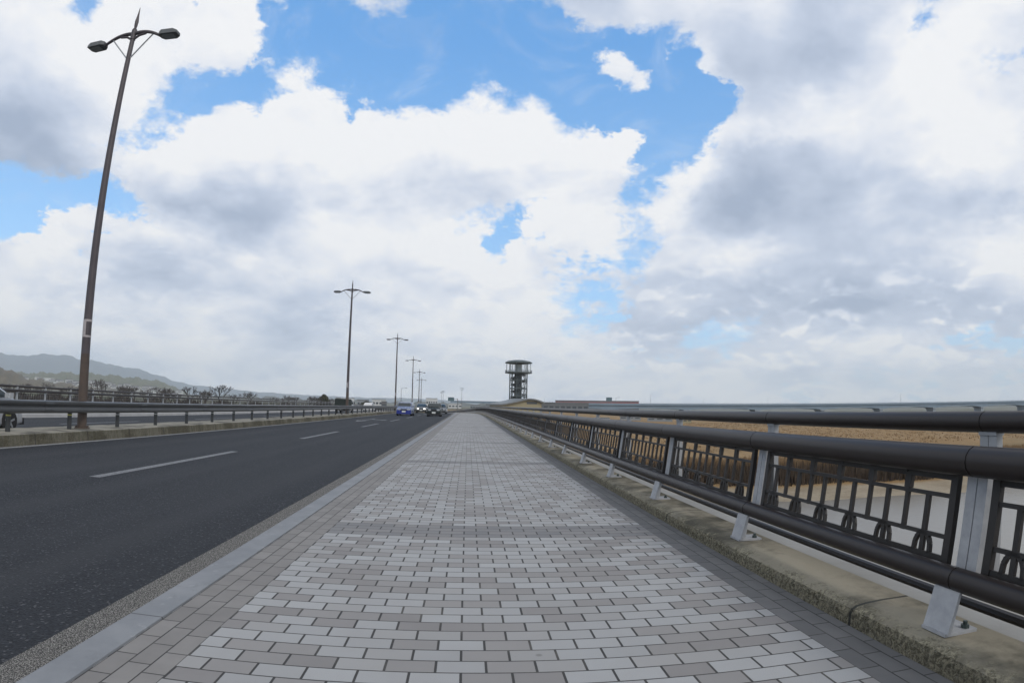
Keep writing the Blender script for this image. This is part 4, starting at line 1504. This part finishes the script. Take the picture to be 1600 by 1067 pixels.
def make_van(loc, rz):
    root = empty('delivery_van', loc, rz)
    b = MB(); b.loft([rr(.9, .35, 1.1, 0, .86, .1), rr(.95, .3, 1.3, .4, .9, .1), rr(.95, .3, 2.1, 1.1, .85, .12), rr(.95, .3, 2.2, 1.6, .86, .12), rr(.95, .3, 2.2, 4.7, .86, .12), rr(.93, .35, 2.1, 4.8, .84, .12)])
    b.build('body', 'whitep', root, smooth=True)
    b = MB(); b.loft([[(-.8, .40, 1.32), (.8, .40, 1.32), (.72, 1.0, 2.02), (-.72, 1.0, 2.02)], [(-.8, .5, 1.32), (.8, .5, 1.32), (.72, 1.1, 2.02), (-.72, 1.1, 2.02)]]); b.build('windscreen', 'glass', root)
    for s in (-1, 1):
        b = MB(); b.box(min(s * .93, s * .965), max(s * .93, s * .965), 1.2, 2.3, 1.3, 1.85); b.build('side_window', 'glass', root)
        for yy in (.9, 3.9):
            wheel(root, s * .95, yy, .33)
    return root


van0 = make_van((150, 226, ground_z(150, 226) + .12), radians(15))
tag(van0, 'white van parked at the far edge of the brown field', 'van', 'vans on the track beyond the field')
for (x, y, rz, lab) in ((149, 196, 100, 'white van side-on on the track, right of the other van'), (146, 258, 60, 'white van farthest along the track beyond the field')):
    o = copy_tree(van0)
    o.location, o.rotation_euler = (x, y, ground_z(x, y) + .12), (0, 0, radians(rz))
    tag(o, lab)

# ------------------------------------------------------------------ the long road viaduct on the right
A_, B_ = polar(5.9, 455), polar(56, 800)
dv = (B_ - A_)
LV = dv.length
vd = tag(empty('viaduct', (A_.x, A_.y, 0), atan2(dv.y, dv.x)), 'long blue-grey road viaduct with haunched girders crossing the river plain', 'viaduct')
ZD = 3.6
b = MB(); b.box(-60, LV, -6, 6, ZD - .55, ZD); b.build('deck', 'viad', vd)
for s in (-6.2, 6.0):
    b = MB(); b.box(-60, LV, s, s + .2, ZD - .6, ZD + .95); b.build('parapet', 'viadg', vd)
b = MB()
for k in range(int(LV / 2.4)):
    b.box(k * 2.4, k * 2.4 + .12, -6.1, -6.0, ZD + .95, ZD + 1.7)
b.tube([(0, -6.05, ZD + 1.65), (LV, -6.05, ZD + 1.65)], .05, 4)
b.build('parapet_fence', 'viadg', vd)
span = 62.0
for k in range(int(LV / span)):
    n_ = 14
    low = [ZD - 2.7 - 1.5 * (abs(2 * i / n_ - 1) ** 2.2) for i in range(n_ + 1)]
    for yy in (-5.2, 4.6):
        b = MB()
        for i in range(n_):
            xa, xb = span * (k + i / n_), span * (k + (i + 1) / n_)
            b.loft([[(xa, yy, ZD - .55), (xa, yy + .6, ZD - .55), (xa, yy + .6, low[i]), (xa, yy, low[i])], [(xb, yy, ZD - .55), (xb, yy + .6, ZD - .55), (xb, yy + .6, low[i + 1]), (xb, yy, low[i + 1])]], False)
        b.build('girder', 'viadg', vd)
    b = MB(); b.box(span * k - 1.6, span * k + 1.6, -4.6, 4.6, -9, ZD - 3.9); b.box(span * k - 2.4, span * k + 2.4, -5.4, 5.4, ZD - 5.0, ZD - 3.85)
    b.build('pier', 'viad', vd)


def make_pole(h, kind):
    root = empty('light_pole')
    b = MB(); b.tube([(0, 0, 0), (0, 0, h)], .11, 8, r2=.06)
    b.build('pole', 'pole', root)
    b = MB()
    if kind == 0:
        b.tube([(0, 0, h - .1), (.9, 0, h + .12), (1.7, 0, h + .15)], .05, 6)
        b.box(1.5, 2.2, -.14, .14, h + .08, h + .22)
        b.build('lamp_arm', 'pole', root)
    else:
        for z_ in (h - .4, h - 1.1):
            b.box(-.9, .9, -.05, .05, z_, z_ + .10)
            for x in (-.8, -.4, .4, .8):
                b.box(x - .05, x + .05, -.05, .05, z_ + .10, z_ + .3)
        b.build('crossarm', 'pole', root)
    return root


pl0, pu0 = make_pole(9.0, 0), make_pole(13.0, 1)
first = [True, True]
specs = []
for i, azd in enumerate((17.5, 22.5, 28.5, 33.2, 40.4, 44.5)):
    # a point on the viaduct's line with that azimuth
    d_ = dv.normalized()
    a = radians(azd)
    u = (A_.x * cos(a) - A_.y * sin(a)) / (d_.y * sin(a) - d_.x * cos(a))
    p = A_ + d_ * u
    specs.append((0, p.x, p.y, ZD, ('lamp pole on the viaduct, first from the left', 'second lamp pole from the left on the viaduct', 'third lamp pole from the left on the viaduct',
                 'fourth lamp pole from the left on the viaduct', 'fifth lamp pole from the left on the viaduct', 'rightmost lamp pole standing on the viaduct')[i], 'lamp poles on the viaduct', (.9, .62, .7, .55, .95, .5)[i]))
for azd, r, z, lab, k, s in ((-6.44, 240, -2.2, 'single-arm lamp pole between the second and fourth double-arm lamps', 0, 1.05), (-2.58, 330, -3, 'utility pole left of a twin pole behind the black car', 1, .88),
                        (-2.42, 360, -3, 'utility pole right of its twin behind the black car', 1, .98), (-.62, 380, -4, 'tall utility pole midway between the cars and the tower', 1, 1.26),
                        (-.95, 420, -4, 'short pole beside the tall utility pole left of the tower', 0, 1.0), (7.35, 420, 2.4, 'utility pole behind the shed right of the tower', 1, .35), (14.2, 470, -4, 'tall lamp pole beside the roof billboard', 0, 1.45)):
    p = polar(azd, r)
    specs.append((k, p.x, p.y, z, lab, 'poles beyond the bridge', s))
for k, x, y, z, lab, g, s in specs:
    src = (pl0, pu0)[k]
    if first[k]:
        o, first[k] = src, False
    else:
        o = copy_tree(src)
    o.location, o.scale = (x, y, z), (s, s, s)
    tag(o, lab, 'pole', g)

p = polar(13.55, 470)
bbr = tag(empty('billboard', (p.x, p.y, -4.0)), 'dark billboard on two legs above the warehouse', 'billboard')
b = MB(); b.box(-2.3, 2.3, -.2, .2, 10.6, 13.2); b.build('board', 'greenp', bbr)
for s in (-1.4, 1.4):
    b = MB(); b.tube([(s, .3, 0), (s, .3, 11)], .15, 6); b.build('leg', 'pole', bbr)
p = polar(-1.65, 330)
sg = tag(empty('road_sign', (p.x, p.y, azp(330) - .15)), 'blue-green overhead road sign on a cantilever pole', 'road sign')
b = MB(); b.box(-1.7, 1.7, -.1, .1, 7.0, 9.0); b.build('sign_board', 'greenp', sg)
b = MB(); b.tube([(3.6, .2, 0), (3.6, .2, 8.4)], .16, 8); b.tube([(3.6, .2, 8.0), (-1.4, .2, 8.0)], .10, 6); b.build('pole', 'pole', sg)

# ------------------------------------------------------------------ trees: bare crowns on the far left bank
def tree_meshes(h, seed, spread=1.0):
    rnd = random.Random(seed)
    tr, cw = MB(), MB()
    def grow(p, d, ln, r, lev):
        q = p + d * ln
        (tr if lev < 2 else cw).tube([p, p + d * ln * .5 + Vector((rnd.uniform(-.04, .04) * ln, rnd.uniform(-.04, .04) * ln, 0)), q], [max(r * .8, .042 if lev > 2 else 0), max(r * .68, .038 if lev > 2 else 0), max(r * .54, .034)], 5 if lev < 2 else 3, caps=False)
        if lev == 5:
            return
        for _ in range(3 if lev in (0, 1, 3) else 2 + (rnd.random() < .6)):
            a, t_ = rnd.uniform(0, 2 * pi), rnd.uniform(.35, .85) * spread
            side = Vector((cos(a), sin(a), 0))
            nd = (d + side * t_ + Vector((0, 0, .12))).normalized()
            grow(p + d * ln * rnd.uniform(.72, 1.0), nd, ln * rnd.uniform(.62, .8), r * .62, lev + 1)
    grow(Vector((0, 0, 0)), Vector((0, 0, 1)), h * .27, h * .022, 0)
    return tr, cw


def make_tree(h, seed, spread=1.0):
    root = empty('bare_tree')
    tr, cw = tree_meshes(h * 1.36, seed, spread)
    tr.build('trunk', 'bark', root, recalc=False)
    cw.build('crown', 'twig', root, recalc=False)
    return root


def make_bush(h, seed):
    root = empty('evergreen_tree')
    rnd = random.Random(seed)
    tr, cw = MB(), MB()
    tr.tube([(0, 0, 0), (0, 0, h * .6)], h * .03, 6)
    for _ in range(2600):
        a, v, rr_ = rnd.uniform(0, 2 * pi), rnd.random(), rnd.random() ** .4
        R = h * .42 * sin(pi * min(.98, .12 + .88 * v)) ** .7 * (.8 + .25 * sin(a * 3 + v * 6))
        c = Vector((cos(a) * R * rr_, sin(a) * R * rr_, h * (.08 + .92 * v)))
        s = h * .035
        u, w_ = Vector((rnd.uniform(-1, 1), rnd.uniform(-1, 1), rnd.uniform(-1, 1))) * s, Vector((rnd.uniform(-1, 1), rnd.uniform(-1, 1), rnd.uniform(-1, 1))) * s
        cw.add([c - u, c + w_, c + u, c - w_], [(0, 1, 2, 3)])
    tr.build('trunk', 'bark', root)
    cw.build('crown', 'ever', root, recalc=False)
    return root


bt = [make_tree(11, 3), make_tree(11, 8, 1.2), make_tree(11, 15, .8)]
used = [False] * 3
TREES = [(-23.4, 300, 16.2, 0, 'tall bare tree standing alone left of the second lamp'), (-20.5, 330, 13.8, 1, 'rounded bare tree right of the tall lone one'),
         (-22.1, 340, 11.0, 2, 'low bare tree between two taller bare trees'), (-18.6, 360, 10.8, 0, 'low bare tree above the far railing'),
         (-17.3, 330, 11.2, 2, 'bare tree left of the cluster by the second lamp'), (-16.2, 320, 12.2, 1, 'bushy bare tree heading the cluster left of the second lamp'),
         (-15.3, 340, 12.4, 0, 'bare tree in the cluster left of the dark evergreen'), (-14.6, 320, 11.4, 2, 'bare tree touching the dark evergreen'),
         (-12.9, 330, 12.0, 1, 'bare tree right of the dark evergreen')]
TREES += [(-35 + .62 * k + .2 * sin(k * 5.1), 300 + 40 * sin(k * 2.3), 12.0 + 1.8 * sin(k * 3.7), k % 3, 'brown bare tree in the treeline below the hills') for k in range(18)]
TREES += [(-42 + .75 * k, 330 + 30 * sin(k * 1.7), 10.5 + 1.0 * sin(k * 2.9), k % 3, 'brown bare tree in the treeline below the hills') for k in range(9)]
for azd, r, h, k, lab in TREES:
    o = bt[k] if not used[k] else copy_tree(bt[k])
    used[k] = True
    p = polar(azd, r)
    s = h / 11
    o.location, o.scale, o.rotation_euler = (p.x, p.y, -7.0), (s * 1.1, s * 1.1, s), (0, 0, azd * 1.7)
    tag(o, lab, 'tree', 'bare trees on the left bank')
bu = make_bush(11.6, 4)
p = polar(-13.75, 325)
bu.location = (p.x, p.y, -7.0)
tag(bu, 'dark rounded evergreen beside the second lamp', 'tree')
bu2 = copy_tree(bu)
p = polar(-9.7, 420)
bu2.location, bu2.scale = (p.x, p.y, -6.5), (1.3, 1.3, .74)
tag(bu2, 'wide evergreen between the canvas-covered truck and the third lamp', 'tree')
# scrub hiding the foot of the treeline
b = MB()
for _ in range(16000):
    azd = random.uniform(-45, -6)
    r = random.uniform(285, 380)
    p = polar(azd, r)
    h = random.uniform(2.0, 6.6) * (.8 + .2 * sin(azd * 2.1)) * (1 if azd < -12 else .82)
    blade(b, p.x, p.y, -7, h * 1.08, 2.2, .55)
tag(b.build('scrub', 'twig', recalc=False), 'grey brown scrub along the foot of the far treeline', 'scrub', kind='stuff')

# houses of the town under the hills
def make_house(w_, d_, h_, mt_):
    root = empty('house')
    b = MB(); b.box(-w_ / 2, w_ / 2, -d_ / 2, d_ / 2, 0, h_); b.build('wall', mt_, root)
    b = MB(); b.loft([[(x, -d_ / 2 - .4, h_), (x, d_ / 2 + .4, h_), (x, 0, h_ + d_ * .28)] for x in (-w_ / 2 - .4, w_ / 2 + .4)]); b.build('roof', 'tiles', root)
    b = MB(); b.box(-w_ * .35, w_ * .35, -d_ / 2 - .05, -d_ / 2 - .002, h_ * .55, h_ * .8); b.build('window', 'window', root)
    return root


TR, TD = 2100, 900
TP = [(-52, .55), (-44, .50), (-40, .62), (-36, .58), (-33, .52), (-30, .40), (-27.5, .2), (-25.5, -.1)]
hill('town_slope', TR, TD, TP, mat('grey_brown_slope', (.085, .08, .062), (.12, .11, .085), .03, .95), .01)


def slope_z(azd, r):
    e = -.1
    for q in range(len(TP) - 1):
        if TP[q][0] <= azd <= TP[q + 1][0]:
            u = (azd - TP[q][0]) / (TP[q + 1][0] - TP[q][0])
            u = u * u * (3 - 2 * u)
            e = TP[q][1] + (TP[q + 1][1] - TP[q][1]) * u
    v = (r - TR) / TD + .62
    H = TR * tan(radians(e)) + CAM_H + 8
    return -38 + (H + 30) * sin(pi * min(v / .62, 1) / 2)


hs = [make_house(13, 9, 6.5, 'bwhite'), make_house(11, 9, 6, 'bgrey'), make_house(20, 11, 10, 'bwhite')]
hu = [False] * 3
for k in range(110):
    azd = -41.0 + 14.2 * random.random()
    r = TR - TD * .27 * random.random()
    p = polar(azd, r)
    i = random.choice((0, 0, 0, 1, 2))
    o = hs[i] if not hu[i] else copy_tree(hs[i])
    hu[i] = True
    o.location = (p.x, p.y, slope_z(azd, r) - 1.5)
    o.rotation_euler = (0, 0, radians(-azd + random.uniform(-50, 50)))
    tag(o, 'pale house or flats of the town spread below the hills', 'house', 'houses of the town below the hills')
z_ = slope_z(-38.6, 2080)
block('white_hall', 'building', 'long bright white hall on the slope below the mountains', -39.5, -37.8, 2080, z_ - 4, z_ + 8, 14, 'bwhite', 'bwhite')

# ------------------------------------------------------------------ air: one even box of pale haze round everything
b = MB()
b.box(-11200, 11200, -2700, 11200, -46, 640)
mt = bpy.data.materials.new('pale_haze')
mt.use_nodes = True
t = NT(mt.node_tree)
vp = t.n('VolumePrincipled', ins={'Color': (.87, .94, 1.0, 1), 'Density': 1.1e-4, 'Anisotropy': 0.0})
t.t.links.new(vp.outputs[0], t.n('OutputMaterial').inputs['Volume'])
tag(b.build('haze', mt), kind='stuff')
